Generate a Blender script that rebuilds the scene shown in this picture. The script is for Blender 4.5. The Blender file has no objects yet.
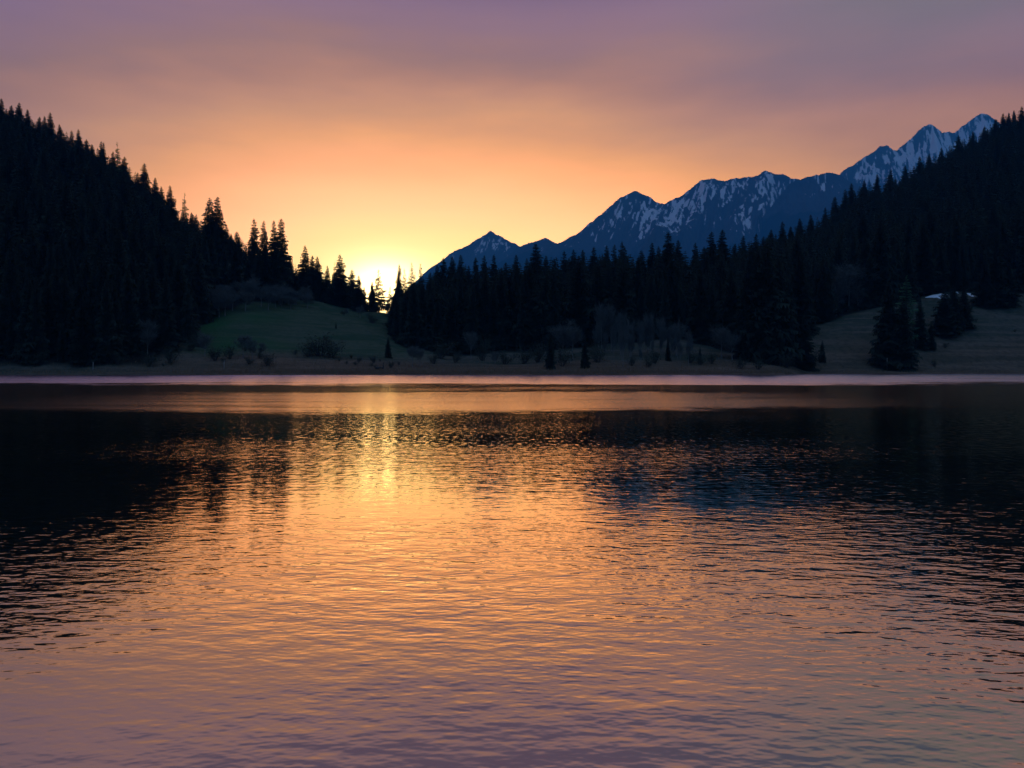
import bpy, bmesh, math, random
import numpy as np
from mathutils import Vector

SEED = 11
random.seed(SEED)
rng = np.random.default_rng(SEED)
scene = bpy.context.scene
COL = scene.collection
F = 796.0          # focal length in pixels of a 1024 px wide frame
CX, HY, CH = 512.0, 367.0, 2.5   # centre column, row of the true horizon, camera height over the lake


# ------------------------------------------------------------------ helpers
def z_at(Y, row):
    """height of a point at distance Y that is seen on picture row `row`"""
    return (HY - row) / F * Y + CH


def x_at(Y, col):
    return (col - CX) / F * Y


def tag(o, label=None, cat=None, group=None, kind=None):
    if label: o['label'] = label
    if cat: o['category'] = cat
    if group: o['group'] = group
    if kind: o['kind'] = kind
    return o


def mesh_from(name, verts, faces, mats, mat_idx=None, smooth=False):
    """numpy verts (n,3); faces: list of equal-length index arrays OR list of lists"""
    me = bpy.data.meshes.new(name)
    verts = np.asarray(verts, dtype=np.float32)
    if isinstance(faces, np.ndarray):
        nf, k = faces.shape
        me.vertices.add(len(verts)); me.vertices.foreach_set('co', verts.ravel())
        me.loops.add(nf * k); me.loops.foreach_set('vertex_index', faces.ravel().astype(np.int32))
        me.polygons.add(nf)
        me.polygons.foreach_set('loop_start', np.arange(0, nf * k, k, dtype=np.int32))
        me.update(calc_edges=True)
    else:
        me.from_pydata(verts.tolist(), [], faces)
    if mat_idx is not None:
        me.polygons.foreach_set('material_index', np.asarray(mat_idx, dtype=np.int32))
    me.polygons.foreach_set('use_smooth', np.full(len(me.polygons), smooth))
    for m in mats: me.materials.append(m)
    me.update()
    return me


def link(name, me, parent=None, loc=(0, 0, 0)):
    o = bpy.data.objects.new(name, me)
    COL.objects.link(o)
    o.location = loc
    if parent is not None: o.parent = parent
    return o


def vnoise(x, y, seed=0):
    """smooth value noise in [-1,1], vectorised"""
    x = np.asarray(x, float); y = np.asarray(y, float)
    xi = np.floor(x).astype(np.int64); yi = np.floor(y).astype(np.int64)
    xf = x - xi; yf = y - yi

    def h(a, b):
        n = (a * 374761393 + b * 668265263 + seed * 1442695041) & 0xFFFFFFFF
        n = ((n ^ (n >> 13)) * 1274126177) & 0xFFFFFFFF
        n = n ^ (n >> 16)
        return (n & 0xFFFF) / 32767.5 - 1.0
    u = xf * xf * xf * (xf * (xf * 6 - 15) + 10); v = yf * yf * yf * (yf * (yf * 6 - 15) + 10)
    return (h(xi, yi) * (1 - u) + h(xi + 1, yi) * u) * (1 - v) + (h(xi, yi + 1) * (1 - u) + h(xi + 1, yi + 1) * u) * v


def fbm(x, y, seed=0, octv=4, gain=0.5):
    s = 0; a = 1; f = 1
    for i in range(octv):
        s = s + a * vnoise(x * f, y * f, seed + i * 17); a *= gain; f *= 2.03
    return s


def ridged(x, y, seed=0, octv=5, gain=0.5):
    s = 0; a = 1; f = 1; tot = 0
    for i in range(octv):
        n = 1 - np.abs(vnoise(x * f + 3.1 * i, y * f, seed + i * 31)) * 1.6
        s = s + a * n; tot += a; a *= gain; f *= 2.07
    return s / tot


def smooth01(t):
    t = np.clip(t, 0, 1); return t * t * (3 - 2 * t)


# ------------------------------------------------------------------ materials
class N:
    """small node builder"""
    def __init__(s, tree): s.t = tree; s.n = tree.nodes; s.l = tree.links

    def new(s, typ, **kw):
        n = s.n.new(typ)
        for k, v in kw.items(): setattr(n, k, v)
        return n

    def put(s, sock, v):
        if hasattr(v, 'is_linked') or isinstance(v, bpy.types.NodeSocket): s.l.new(v, sock)
        elif v is not None: sock.default_value = v

    def math(s, op, a, b=None, c=None, clamp=False):
        n = s.new('ShaderNodeMath', operation=op, use_clamp=clamp)
        s.put(n.inputs[0], a)
        if b is not None: s.put(n.inputs[1], b)
        if c is not None: s.put(n.inputs[2], c)
        return n.outputs[0]

    def vmath(s, op, a, b=None):
        n = s.new('ShaderNodeVectorMath', operation=op)
        s.put(n.inputs[0], a)
        if b is not None: s.put(n.inputs['Scale'] if op == 'SCALE' else n.inputs[1], b)
        return n.outputs['Value'] if op in ('DOT_PRODUCT', 'LENGTH') else n.outputs[0]

    def mix(s, fac, a, b, blend='MIX'):
        n = s.new('ShaderNodeMix', data_type='RGBA', blend_type=blend)
        s.put(n.inputs[0], fac); s.put(n.inputs[6], a); s.put(n.inputs[7], b)
        return n.outputs[2]

    def maprange(s, v, a, b, c=0.0, d=1.0, smooth=True):
        n = s.new('ShaderNodeMapRange', interpolation_type='SMOOTHSTEP' if smooth else 'LINEAR')
        s.put(n.inputs[0], v)
        for i, q in enumerate((a, b, c, d)): s.put(n.inputs[i + 1], q)
        return n.outputs[0]

    def ramp(s, fac, stops, interp='LINEAR'):
        n = s.new('ShaderNodeValToRGB'); r = n.color_ramp; r.interpolation = interp
        while len(r.elements) < len(stops): r.elements.new(0.5)
        for e, (p, c) in zip(r.elements, stops):
            e.position = p; e.color = tuple(c) + (1,) if len(c) == 3 else c
        s.put(n.inputs[0], fac)
        return n.outputs[0]

    def noise(s, vec, scale, detail=2.0, dim='3D', rough=0.5):
        n = s.new('ShaderNodeTexNoise', noise_dimensions=dim)
        s.put(n.inputs['Vector'], vec); n.inputs['Scale'].default_value = scale
        n.inputs['Detail'].default_value = detail; n.inputs['Roughness'].default_value = rough
        return n.outputs[0]


def new_mat(name):
    m = bpy.data.materials.new(name); m.use_nodes = True
    m.node_tree.nodes.clear()
    b = N(m.node_tree)
    out = b.new('ShaderNodeOutputMaterial')
    return m, b, out


def foliage_mat(name, c1, c2, trans=0.25, nscale=0.07):
    m, b, out = new_mat(name)
    oi = b.new('ShaderNodeObjectInfo'); geo = b.new('ShaderNodeNewGeometry')
    nz = b.noise(geo.outputs['Position'], nscale, 3)
    f = b.math('ADD', b.math('MULTIPLY', oi.outputs['Random'], 0.5), b.math('MULTIPLY', nz, 0.6), clamp=True)
    c = b.mix(f, c1 + (1,), c2 + (1,))
    d = b.new('ShaderNodeBsdfDiffuse'); t = b.new('ShaderNodeBsdfTranslucent')
    b.l.new(c, d.inputs[0]); b.l.new(b.mix(0.5, c, (0.10, 0.075, 0.02, 1)), t.inputs[0])
    mx = b.new('ShaderNodeMixShader'); mx.inputs[0].default_value = trans
    b.l.new(d.outputs[0], mx.inputs[1]); b.l.new(t.outputs[0], mx.inputs[2]); b.l.new(mx.outputs[0], out.inputs[0])
    return m


def bark_mat(name, c1, c2, scale=3.0):
    m, b, out = new_mat(name)
    tc = b.new('ShaderNodeNewGeometry')
    mp = b.new('ShaderNodeMapping'); mp.inputs['Scale'].default_value = (1, 1, 0.25)
    b.l.new(tc.outputs['Position'], mp.inputs[0])
    nz = b.noise(mp.outputs[0], scale, 4)
    p = b.new('ShaderNodeBsdfPrincipled'); p.inputs['Roughness'].default_value = 0.9
    b.l.new(b.mix(nz, c1 + (1,), c2 + (1,)), p.inputs['Base Color']); b.l.new(p.outputs[0], out.inputs[0])
    return m


M_SPRUCE = foliage_mat('spruce_needles', (0.012, 0.019, 0.015), (0.048, 0.062, 0.046), 0.12)
M_SPRUCE_THIN = foliage_mat('sparse_spruce_needles', (0.020, 0.026, 0.016), (0.050, 0.055, 0.035), 0.45)
M_LARCH = foliage_mat('larch_needles', (0.075, 0.19, 0.11), (0.12, 0.25, 0.14), 0.4)
M_TWIG = foliage_mat('bare_twigs', (0.085, 0.102, 0.100), (0.145, 0.150, 0.140), 0.15)
M_SHRUB = foliage_mat('shrub_leaves', (0.042, 0.062, 0.050), (0.075, 0.092, 0.070), 0.2)
M_BARK = bark_mat('spruce_bark', (0.035, 0.028, 0.022), (0.09, 0.07, 0.055))
M_PALE_BARK = bark_mat('pale_bark', (0.10, 0.097, 0.09), (0.24, 0.23, 0.22))
M_WOOD = bark_mat('weathered_wood', (0.03, 0.026, 0.022), (0.08, 0.07, 0.06), 8)
M_POST = bark_mat('pale_post', (0.30, 0.29, 0.27), (0.42, 0.40, 0.38), 8)
M_REED = foliage_mat('dry_reed', (0.20, 0.135, 0.085), (0.32, 0.24, 0.15), 0.3, 0.05)


def ground_mat():
    m, b, out = new_mat('meadow_and_forest_floor')
    geo = b.new('ShaderNodeNewGeometry'); pos = geo.outputs['Position']
    at = b.new('ShaderNodeAttribute', attribute_name='cover'); sep = b.new('ShaderNodeSeparateColor')
    b.l.new(at.outputs['Color'], sep.inputs[0])
    n1 = b.noise(pos, 0.05, 5); n2 = b.noise(pos, 0.5, 6, rough=0.65); n3 = b.noise(pos, 0.013, 3)
    mp = b.new('ShaderNodeMapping'); mp.inputs['Scale'].default_value = (0.02, 0.12, 0.6); b.l.new(pos, mp.inputs[0])
    n4 = b.noise(mp.outputs[0], 1.0, 4)
    grass = b.mix(b.maprange(n1, 0.35, 0.65), (0.052, 0.070, 0.052, 1), (0.090, 0.094, 0.070, 1))
    grass = b.mix(b.maprange(n4, 0.42, 0.62), grass, (0.118, 0.110, 0.088, 1))
    grass = b.mix(b.maprange(n2, 0.40, 0.7, 0, 0.55), grass, (0.034, 0.044, 0.034, 1))
    green = b.mix(n2, (0.022, 0.082, 0.032, 1), (0.045, 0.115, 0.045, 1))
    reed = b.mix(b.maprange(n4, 0.35, 0.65), (0.13, 0.088, 0.060, 1), (0.20, 0.135, 0.092, 1))
    reed = b.mix(b.maprange(n2, 0.45, 0.7, 0, 0.5), reed, (0.045, 0.036, 0.026, 1))
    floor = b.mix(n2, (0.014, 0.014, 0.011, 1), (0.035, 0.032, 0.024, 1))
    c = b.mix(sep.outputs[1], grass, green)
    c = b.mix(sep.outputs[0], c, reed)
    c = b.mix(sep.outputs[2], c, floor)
    p = b.new('ShaderNodeBsdfDiffuse')
    b.l.new(c, p.inputs[0])
    bu = b.new('ShaderNodeBump'); bu.inputs['Strength'].default_value = 0.9; bu.inputs['Distance'].default_value = 1.2
    b.l.new(b.math('ADD', n2, b.math('MULTIPLY', n1, 2.0)), bu.inputs['Height']); b.l.new(bu.outputs[0], p.inputs['Normal'])
    b.l.new(p.outputs[0], out.inputs[0])
    return m


def mountain_mat():
    m, b, out = new_mat('alpine_rock_and_snow')
    geo = b.new('ShaderNodeNewGeometry'); pos = geo.outputs['Position']
    at = b.new('ShaderNodeAttribute', attribute_name='cover'); sep = b.new('ShaderNodeSeparateColor')
    b.l.new(at.outputs['Color'], sep.inputs[0])
    mp = b.new('ShaderNodeMapping'); mp.inputs['Scale'].default_value = (1.0, 0.35, 0.27)
    mp.inputs['Rotation'].default_value = (0, math.radians(-32), 0); b.l.new(pos, mp.inputs[0])
    n1 = b.noise(mp.outputs[0], 0.042, 5, rough=0.62); n2 = b.noise(pos, 0.04, 4); n3 = b.noise(pos, 0.0035, 6)
    rock = b.mix(n1, (0.030, 0.031, 0.032, 1), (0.12, 0.118, 0.115, 1))
    wood = b.mix(n2, (0.020, 0.026, 0.022, 1), (0.045, 0.05, 0.04, 1))
    # R: geometric likelihood of lying snow, G: wooded lower slopes
    t = b.math('ADD', sep.outputs[0], b.math('MULTIPLY', b.math('SUBTRACT', n1, 0.5), 0.85))
    t = b.math('ADD', t, b.math('MULTIPLY', b.math('SUBTRACT', n2, 0.5), 0.55))
    snow = b.maprange(t, 0.42, 0.68)
    wmask = b.maprange(b.math('ADD', sep.outputs[1], b.math('MULTIPLY', b.math('SUBTRACT', n3, 0.5), 2.6)), 0.35, 0.65)
    c = b.mix(wmask, rock, wood)
    c = b.mix(snow, c, (0.84, 0.85, 0.87, 1))
    d = b.new('ShaderNodeBsdfDiffuse'); b.l.new(c, d.inputs[0])
    bu = b.new('ShaderNodeBump'); bu.inputs['Strength'].default_value = 0.8; bu.inputs['Distance'].default_value = 25
    b.l.new(n1, bu.inputs['Height']); b.l.new(bu.outputs[0], d.inputs['Normal'])
    b.l.new(d.outputs[0], out.inputs[0])
    return m


def snow_mat():
    m, b, out = new_mat('old_snow')
    geo = b.new('ShaderNodeNewGeometry')
    nz = b.noise(geo.outputs['Position'], 0.8, 4)
    d = b.new('ShaderNodeBsdfDiffuse')
    b.l.new(b.mix(nz, (0.62, 0.65, 0.70, 1), (0.86, 0.87, 0.88, 1)), d.inputs[0]); b.l.new(d.outputs[0], out.inputs[0])
    return m


WATER = dict(ior=16.0)


def water_mat():
    m, b, out = new_mat('lake_water')
    geo = b.new('ShaderNodeNewGeometry'); pos = geo.outputs['Position']
    sx = b.new('ShaderNodeSeparateXYZ'); b.l.new(pos, sx.inputs[0])
    X, Y = sx.outputs[0], sx.outputs[1]
    # wind bands across the lake, their edges drifting
    mp = b.new('ShaderNodeMapping'); mp.inputs['Scale'].default_value = (0.02, 0.05, 1); b.l.new(pos, mp.inputs[0])
    drift = b.noise(mp.outputs[0], 1.0, 3, '2D')
    mp2 = b.new('ShaderNodeMapping'); mp2.inputs['Scale'].default_value = (0.06, 0.16, 1); mp2.inputs['Location'].default_value = (7, 3, 0); b.l.new(pos, mp2.inputs[0])
    patch = b.noise(mp2.outputs[0], 1.0, 3, '2D')
    mp3 = b.new('ShaderNodeMapping'); mp3.inputs['Scale'].default_value = (0.35, 1.0, 1); mp3.inputs['Location'].default_value = (2, 9, 0); b.l.new(pos, mp3.inputs[0])
    grain = b.noise(mp3.outputs[0], 0.8, 4, '2D', 0.6)
    Yd = b.math('MULTIPLY', Y, b.math('ADD', 1.0, b.math('MULTIPLY', b.math('SUBTRACT', drift, 0.5), 0.42)))
    Yd = b.math('MULTIPLY', Yd, b.math('ADD', 1.0, b.math('MULTIPLY', b.math('SUBTRACT', grain, 0.5), 0.30)))
    g = lambda v: (v, v, v)
    k = 260.0
    base = b.ramp(b.math('DIVIDE', Y, k), [(0, g(0.045)), (10 / k, g(0.045)), (30 / k, g(0.06)), (60 / k, g(0.12)), (100 / k, g(0.12)), (1, g(0.2))])
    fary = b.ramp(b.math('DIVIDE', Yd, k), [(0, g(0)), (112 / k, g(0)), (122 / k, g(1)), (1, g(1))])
    midy = b.ramp(b.math('DIVIDE', Yd, k), [(0, g(0)), (43 / k, g(0)), (48 / k, g(1)), (76 / k, g(1)), (83 / k, g(0)), (1, g(0))])
    thin = b.ramp(b.math('DIVIDE', Yd, k), [(0, g(0)), (90 / k, g(0)), (92 / k, g(0.8)), (96 / k, g(0.8)), (98 / k, g(0)), (1, g(0))])
    midy = b.math('ADD', midy, b.math('MULTIPLY', thin, b.maprange(X, -30.0, 0.0)))
    latl = b.maprange(X, -46.0, -16.0); latr = b.maprange(X, 36.0, 8.0)
    midy = b.math('MULTIPLY', midy, b.math('MULTIPLY', latl, latr))
    mp5 = b.new('ShaderNodeMapping'); mp5.inputs['Scale'].default_value = (0.035, 0.30, 1); mp5.inputs['Location'].default_value = (4, 8, 0); b.l.new(pos, mp5.inputs[0])
    lanes = b.noise(mp5.outputs[0], 1.0, 4, '2D', 0.6)
    midy = b.math('MULTIPLY', midy, b.maprange(lanes, 0.34, 0.56, 0.62, 1.08))
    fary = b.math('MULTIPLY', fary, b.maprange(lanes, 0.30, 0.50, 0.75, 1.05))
    rough = b.math('ADD', base, b.math('MULTIPLY', midy, 0.11))
    rough = b.math('ADD', rough, b.math('MULTIPLY', fary, 0.05))
    # resolved ripples: gradients of three anisotropic wave fields
    def grad(rot, sc, detail, eps, off):
        outv = []
        for dx, dy in ((0, 0), (eps, 0), (0, eps)):
            p = b.vmath('ADD', pos, (dx, dy, 0.0))
            q = b.new('ShaderNodeMapping'); q.vector_type = 'TEXTURE' if False else 'POINT'
            rr = b.new('ShaderNodeVectorRotate', rotation_type='Z_AXIS'); rr.inputs['Angle'].default_value = math.radians(rot)
            b.l.new(p, rr.inputs['Vector'])
            q.inputs['Scale'].default_value = (sc[0], sc[1], 1); q.inputs['Location'].default_value = (off, off * 0.7, 0)
            b.l.new(rr.outputs[0], q.inputs[0])
            outv.append(b.noise(q.outputs[0], 1.0, detail, '2D', 0.45))
        return (b.math('DIVIDE', b.math('SUBTRACT', outv[1], outv[0]), eps), b.math('DIVIDE', b.math('SUBTRACT', outv[2], outv[0]), eps))
    amp = b.maprange(patch, 0.30, 0.70, 0.55, 1.42)
    lay = [((8, (3.2, 8.0), 1.0, 0.008, 1.3), 0.0062), ((-13, (6.0, 14.0), 1.0, 0.004, 5.7), 0.0029), ((3, (1.9, 3.6), 0.0, 0.02, 9.1), 0.0062),
           ((20, (13.0, 24.0), 0.0, 0.002, 3.3), 0.0010), ((-4, (0.8, 1.1), 1.0, 0.05, 4.4), 0.0085), ((-35, (3.0, 4.0), 0.0, 0.01, 6.1), 0.0030)]
    SXs = SYs = None
    for args, a in lay:
        gx, gy = grad(*args)
        gx = b.math('MULTIPLY', gx, -a); gy = b.math('MULTIPLY', gy, -a)
        SXs = gx if SXs is None else b.math('ADD', SXs, gx); SYs = gy if SYs is None else b.math('ADD', SYs, gy)
    mp4 = b.new('ShaderNodeMapping'); mp4.inputs['Scale'].default_value = (5.5, 1.9, 1); mp4.inputs['Rotation'].default_value = (0, 0, 0.12); b.l.new(pos, mp4.inputs[0])
    chop = b.math('MULTIPLY', b.math('SUBTRACT', b.noise(mp4.outputs[0], 1.0, 2, '2D', 0.6), 0.5), b.maprange(Y, 9, 31, 0.0, 0.15))
    chop = b.math('MULTIPLY', chop, b.math('SUBTRACT', 1.0, b.math('MULTIPLY', midy, 0.6)))
    ny = b.ramp(b.math('DIVIDE', Yd, k), [(0, g(0.7)), (9 / k, g(0.64)), (17 / k, g(0.74)), (25 / k, g(0.72)), (32 / k, g(0.6)), (44 / k, g(0.5)), (80 / k, g(0.55)), (84 / k, g(0.2)), (116 / k, g(0.2)), (128 / k, g(0.6)), (1, g(0.6))])
    amp = b.math('MULTIPLY', amp, ny)
    cb = b.new('ShaderNodeCombineXYZ')
    b.l.new(b.math('MULTIPLY', SXs, amp), cb.inputs[0]); lean = b.math('ADD', b.math('MULTIPLY', midy, -0.052), b.math('MULTIPLY', fary, b.math('ADD', -0.116, b.math('ADD', b.maprange(X, 5, 60, 0, -0.068), b.maprange(X, -25, -75, 0, -0.085)))))
    lean = b.math('ADD', lean, b.math('MULTIPLY', b.maprange(Y, 32, 20), -0.003))
    b.l.new(b.math('ADD', b.math('ADD', b.math('MULTIPLY', SYs, amp), chop), lean), cb.inputs[1]); cb.inputs[2].default_value = 1.0
    nrm = b.vmath('NORMALIZE', cb.outputs[0])
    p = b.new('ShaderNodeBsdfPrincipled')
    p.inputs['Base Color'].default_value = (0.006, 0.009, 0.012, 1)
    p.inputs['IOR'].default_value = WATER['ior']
    b.l.new(b.mix(fary, (1.0, 0.865, 0.61, 1), (1.0, 0.96, 0.98, 1)), p.inputs['Specular Tint'])  # golden warmth of the reflected light put into the tint, near neutral far out
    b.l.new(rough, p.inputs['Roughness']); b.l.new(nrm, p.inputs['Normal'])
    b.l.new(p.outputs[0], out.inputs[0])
    return m


# ------------------------------------------------------------------ terrain
SHORE_U = [-600, 0, 300, 640, 700, 712, 790, 800, 1024, 1700]
SHORE_Y = [246, 247, 249, 250, 249, 262, 264, 290, 300, 300]


def shore(u):
    return np.interp(u, SHORE_U, SHORE_Y) + 2.2 * vnoise(u / 37.0, u * 0, 5) + 1.0 * vnoise(u / 11.0, u * 0, 6)


# (column, [(distance, row)...] up to the crest, (distance, height) behind the crest)
PROFILES = [
    (-500, [(262, 369), (600, 60), (690, 40)], [(1000, 200), (1500, 60)]),
    (0, [(262, 369), (590, 132)], [(680, 180), (1000, 110), (1500, 40)]),
    (100, [(262, 369), (550, 178)], [(620, 135), (900, 80), (1500, 30)]),
    (150, [(262, 369), (275, 363), (510, 214)], [(580, 98), (900, 50), (1500, 25)]),
    (200, [(262, 369), (300, 350), (475, 250)], [(540, 70), (800, 35), (1500, 20)]),
    (250, [(262, 370), (300, 346), (345, 316), (440, 273)], [(500, 52), (700, 25), (1500, 15)]),
    (300, [(262, 370), (300, 350), (350, 323), (400, 299), (430, 294)], [(490, 38), (650, 18), (1500, 12)]),
    (350, [(262, 370), (300, 353), (360, 326), (415, 304)], [(460, 34), (620, 14), (1500, 10)]),
    (380, [(262, 370), (300, 355), (360, 329), (410, 309)], [(450, 28), (600, 10), (1500, 8)]),
    (400, [(262, 370), (300, 357), (350, 343), (410, 315)], [(460, 26), (600, 12), (1500, 8)]),
    (450, [(262, 371), (300, 359), (330, 351), (410, 309)], [(470, 30), (620, 15), (1500, 8)]),
    (520, [(262, 371), (300, 359), (330, 351), (410, 310)], [(470, 30), (620, 18), (1500, 8)]),
    (600, [(262, 371), (300, 357), (330, 346), (420, 306)], [(480, 34), (650, 25), (1500, 10)]),
    (680, [(266, 371), (290, 361), (320, 347), (430, 297)], [(500, 40), (700, 35), (1500, 12)]),
    (760, [(266, 371), (290, 364), (330, 350), (460, 290), (600, 268)], [(760, 70), (1000, 50), (1500, 20)]),
    (820, [(304, 371), (335, 337), (350, 327), (480, 288), (680, 246)], [(800, 100), (1100, 60), (1700, 30)]),
    (860, [(304, 371), (350, 318), (500, 272), (770, 218)], [(880, 140), (1200, 90), (1900, 40)]),
    (900, [(304, 371), (360, 306), (500, 264), (840, 199)], [(950, 170), (1300, 110), (2000, 40)]),
    (960, [(304, 371), (335, 338), (380, 291), (520, 246), (890, 163)], [(1000, 220), (1400, 130), (2100, 50)]),
    (1024, [(304, 371), (335, 341), (380, 294), (520, 242), (940, 129)], [(1060, 270), (1500, 160), (2200, 50)]),
    (1700, [(304, 371), (380, 270), (520, 150), (1000, 0)], [(1150, 420), (1700, 250), (2600, 60)]),
]
KY = np.concatenate([np.arange(200, 700, 4.0), np.arange(700, 2600, 20.0)])
KU = np.array([p[0] for p in PROFILES], float)
TAB = []
for u, fr, bk in PROFILES:
    ys = [p[0] for p in fr] + [p[0] for p in bk] + [3500]
    zs = [z_at(*p) for p in fr] + [p[1] for p in bk] + [6]
    z = np.interp(KY, ys, zs)
    zz = z.copy()
    for _ in range(3):
        zz[1:-1] = (zz[:-2] + 2 * zz[1:-1] + zz[2:]) / 4
    TAB.append(zz)
TAB = np.array(TAB)


def H(X, Y):
    X = np.asarray(X, float); Y = np.asarray(Y, float)
    Ys = np.maximum(Y, 1.0)
    u = np.clip(X / Ys * F + CX, -500, 1700)
    iu = np.clip(np.searchsorted(KU, u) - 1, 0, len(KU) - 2)
    fu = smooth01((u - KU[iu]) / (KU[iu + 1] - KU[iu])) * 0.35 + 0.65 * (u - KU[iu]) / (KU[iu + 1] - KU[iu])
    yy = np.clip(Ys, KY[0], KY[-1])
    iy = np.clip(np.searchsorted(KY, yy) - 1, 0, len(KY) - 2)
    fy = (yy - KY[iy]) / (KY[iy + 1] - KY[iy])
    a = TAB[iu, iy] * (1 - fy) + TAB[iu, iy + 1] * fy
    c = TAB[iu + 1, iy] * (1 - fy) + TAB[iu + 1, iy + 1] * fy
    z = a * (1 - fu) + c * fu
    s = shore(u)
    d = Ys - s                                   # metres inland from the shoreline
    bank = np.interp(d, [-30, -8, 0, 1.2, 8, 20], [-2.5, -1.2, -0.02, 0.45, 0.8, 1.6])
    w = smooth01((d - 4) / 18)
    z = bank * (1 - w) + np.maximum(z, bank) * w
    z = z + smooth01((d - 10) / 60) * (1.6 * fbm(X / 45, Y / 45, 3, 4) + 0.25 * fbm(X / 7, Y / 7, 8, 2)) * np.clip(1.2 - Ys / 2500, 0, 1)
    z = z + smooth01((d - 25) / 150) * smooth01((Ys - 330) / 200) * 5.0 * fbm(X / 110, Y / 110, 13, 3) * np.clip(1.2 - Ys / 2500, 0, 1)
    # the near and side banks of the lake
    side = np.where(np.abs(X) > 300, (np.abs(X) - 300) * 0.12, -2.5)
    back = np.where(Y < -4, np.minimum((-4 - Y) * 0.10, 12), -2.5)
    z = np.where(Y < s - 1, np.maximum(np.maximum(z, np.minimum(side, 60)), back), z)
    return np.where(Y > 2600, 6.0, z)


def col_of(X, Y): return CX + F * X / Y
def row_of(Z, Y): return HY - F * (Z - CH) / Y


# where the woods stand (distance at which they start) by picture column
EDGE_U = [-500, 60, 140, 160, 185, 205, 232, 262, 300, 330, 368, 374, 388, 392, 430, 470, 520, 600, 690, 735, 770, 800, 818, 840, 870, 920, 940, 980, 1024, 1700]
EDGE_Y = [262, 264, 266, 275, 300, 335, 352, 378, 402, 408, 410, 430, 430, 345, 326, 330, 330, 334, 330, 318, 316, 334, 352, 356, 362, 378, 384, 386, 384, 384]


def forest(u, Y):
    return Y > np.interp(u, EDGE_U, EDGE_Y)


CREST_U = [-500, 0, 100, 200, 250, 300, 380, 450, 600, 700, 760, 820, 860, 900, 960, 1024, 1700]
CREST_Y = [680, 585, 545, 470, 432, 424, 410, 405, 415, 430, 520, 670, 760, 830, 880, 930, 1000]
SKY_U = [-500, 0, 20, 40, 60, 80, 100, 120, 137, 150, 165, 180, 195, 210, 226, 240, 250, 265, 282, 290, 305, 320, 340, 352, 362, 368, 376, 388, 392, 410, 425, 440, 460, 477, 500, 520, 535, 560, 590, 620, 650, 670, 690, 710, 730, 760, 780, 800, 811, 826, 836, 850, 870, 890, 920, 940, 960, 980, 1000, 1024, 1700]
SKY_R = [10, 112, 117, 125, 133, 142, 154, 164, 178, 190, 200, 212, 221, 226, 231, 236, 245, 250, 252, 262, 266, 270, 276, 280, 292, 300, 303, 302, 292, 286, 280, 272, 268, 268, 270, 266, 262, 260, 258, 257, 258, 252, 256, 250, 250, 242, 236, 228, 224, 216, 204, 195, 184, 177, 163, 155, 143, 133, 121, 114, -40]


def build_ground():
    xs = np.unique(np.concatenate([np.linspace(-13000, -1300, 24), np.linspace(-1300, -700, 31), np.arange(-700, 701, 5.0), np.linspace(700, 1300, 31), np.linspace(1300, 13000, 24)]))
    ys = np.unique(np.concatenate([np.linspace(-13000, -120, 16), np.linspace(-120, 225, 24), np.arange(225, 440, 2.2), np.arange(440, 1100, 6.0), np.linspace(1100, 2600, 50), np.linspace(2600, 13000, 12)]))
    Xg, Yg = np.meshgrid(xs, ys)
    Zg = H(Xg, Yg)
    nx, ny = len(xs), len(ys)
    v = np.stack([Xg, Yg, Zg], -1).reshape(-1, 3)
    i = np.arange((ny - 1) * nx).reshape(ny - 1, nx)[:, :-1].ravel()
    f = np.stack([i, i + 1, i + nx + 1, i + nx], 1)
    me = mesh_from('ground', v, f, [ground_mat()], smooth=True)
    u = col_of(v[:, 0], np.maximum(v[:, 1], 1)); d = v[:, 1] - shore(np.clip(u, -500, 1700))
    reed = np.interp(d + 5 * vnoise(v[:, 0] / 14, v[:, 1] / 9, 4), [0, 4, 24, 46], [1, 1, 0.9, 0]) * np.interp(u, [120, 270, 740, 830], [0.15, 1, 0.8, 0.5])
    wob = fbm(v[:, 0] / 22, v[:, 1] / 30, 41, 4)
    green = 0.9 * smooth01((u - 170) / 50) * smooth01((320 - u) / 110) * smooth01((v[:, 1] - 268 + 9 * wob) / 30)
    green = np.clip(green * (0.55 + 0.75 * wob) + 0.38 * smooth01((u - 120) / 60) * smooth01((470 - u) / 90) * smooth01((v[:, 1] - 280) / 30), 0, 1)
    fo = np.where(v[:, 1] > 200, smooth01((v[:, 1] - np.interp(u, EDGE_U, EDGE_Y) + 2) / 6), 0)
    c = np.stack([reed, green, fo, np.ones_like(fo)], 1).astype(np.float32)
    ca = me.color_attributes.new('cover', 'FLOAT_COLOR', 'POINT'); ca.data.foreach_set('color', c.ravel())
    tag(link('ground', me), kind='structure')


def build_water():
    xs = np.linspace(-420, 420, 43); ys = np.linspace(-60, 330, 40)
    Xg, Yg = np.meshgrid(xs, ys); nx = len(xs)
    v = np.stack([Xg, Yg, 0 * Xg], -1).reshape(-1, 3)
    i = np.arange((len(ys) - 1) * nx).reshape(-1, nx)[:, :-1].ravel()
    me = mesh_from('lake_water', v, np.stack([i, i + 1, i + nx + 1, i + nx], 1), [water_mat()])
    tag(link('lake_water', me), kind='structure')


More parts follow.
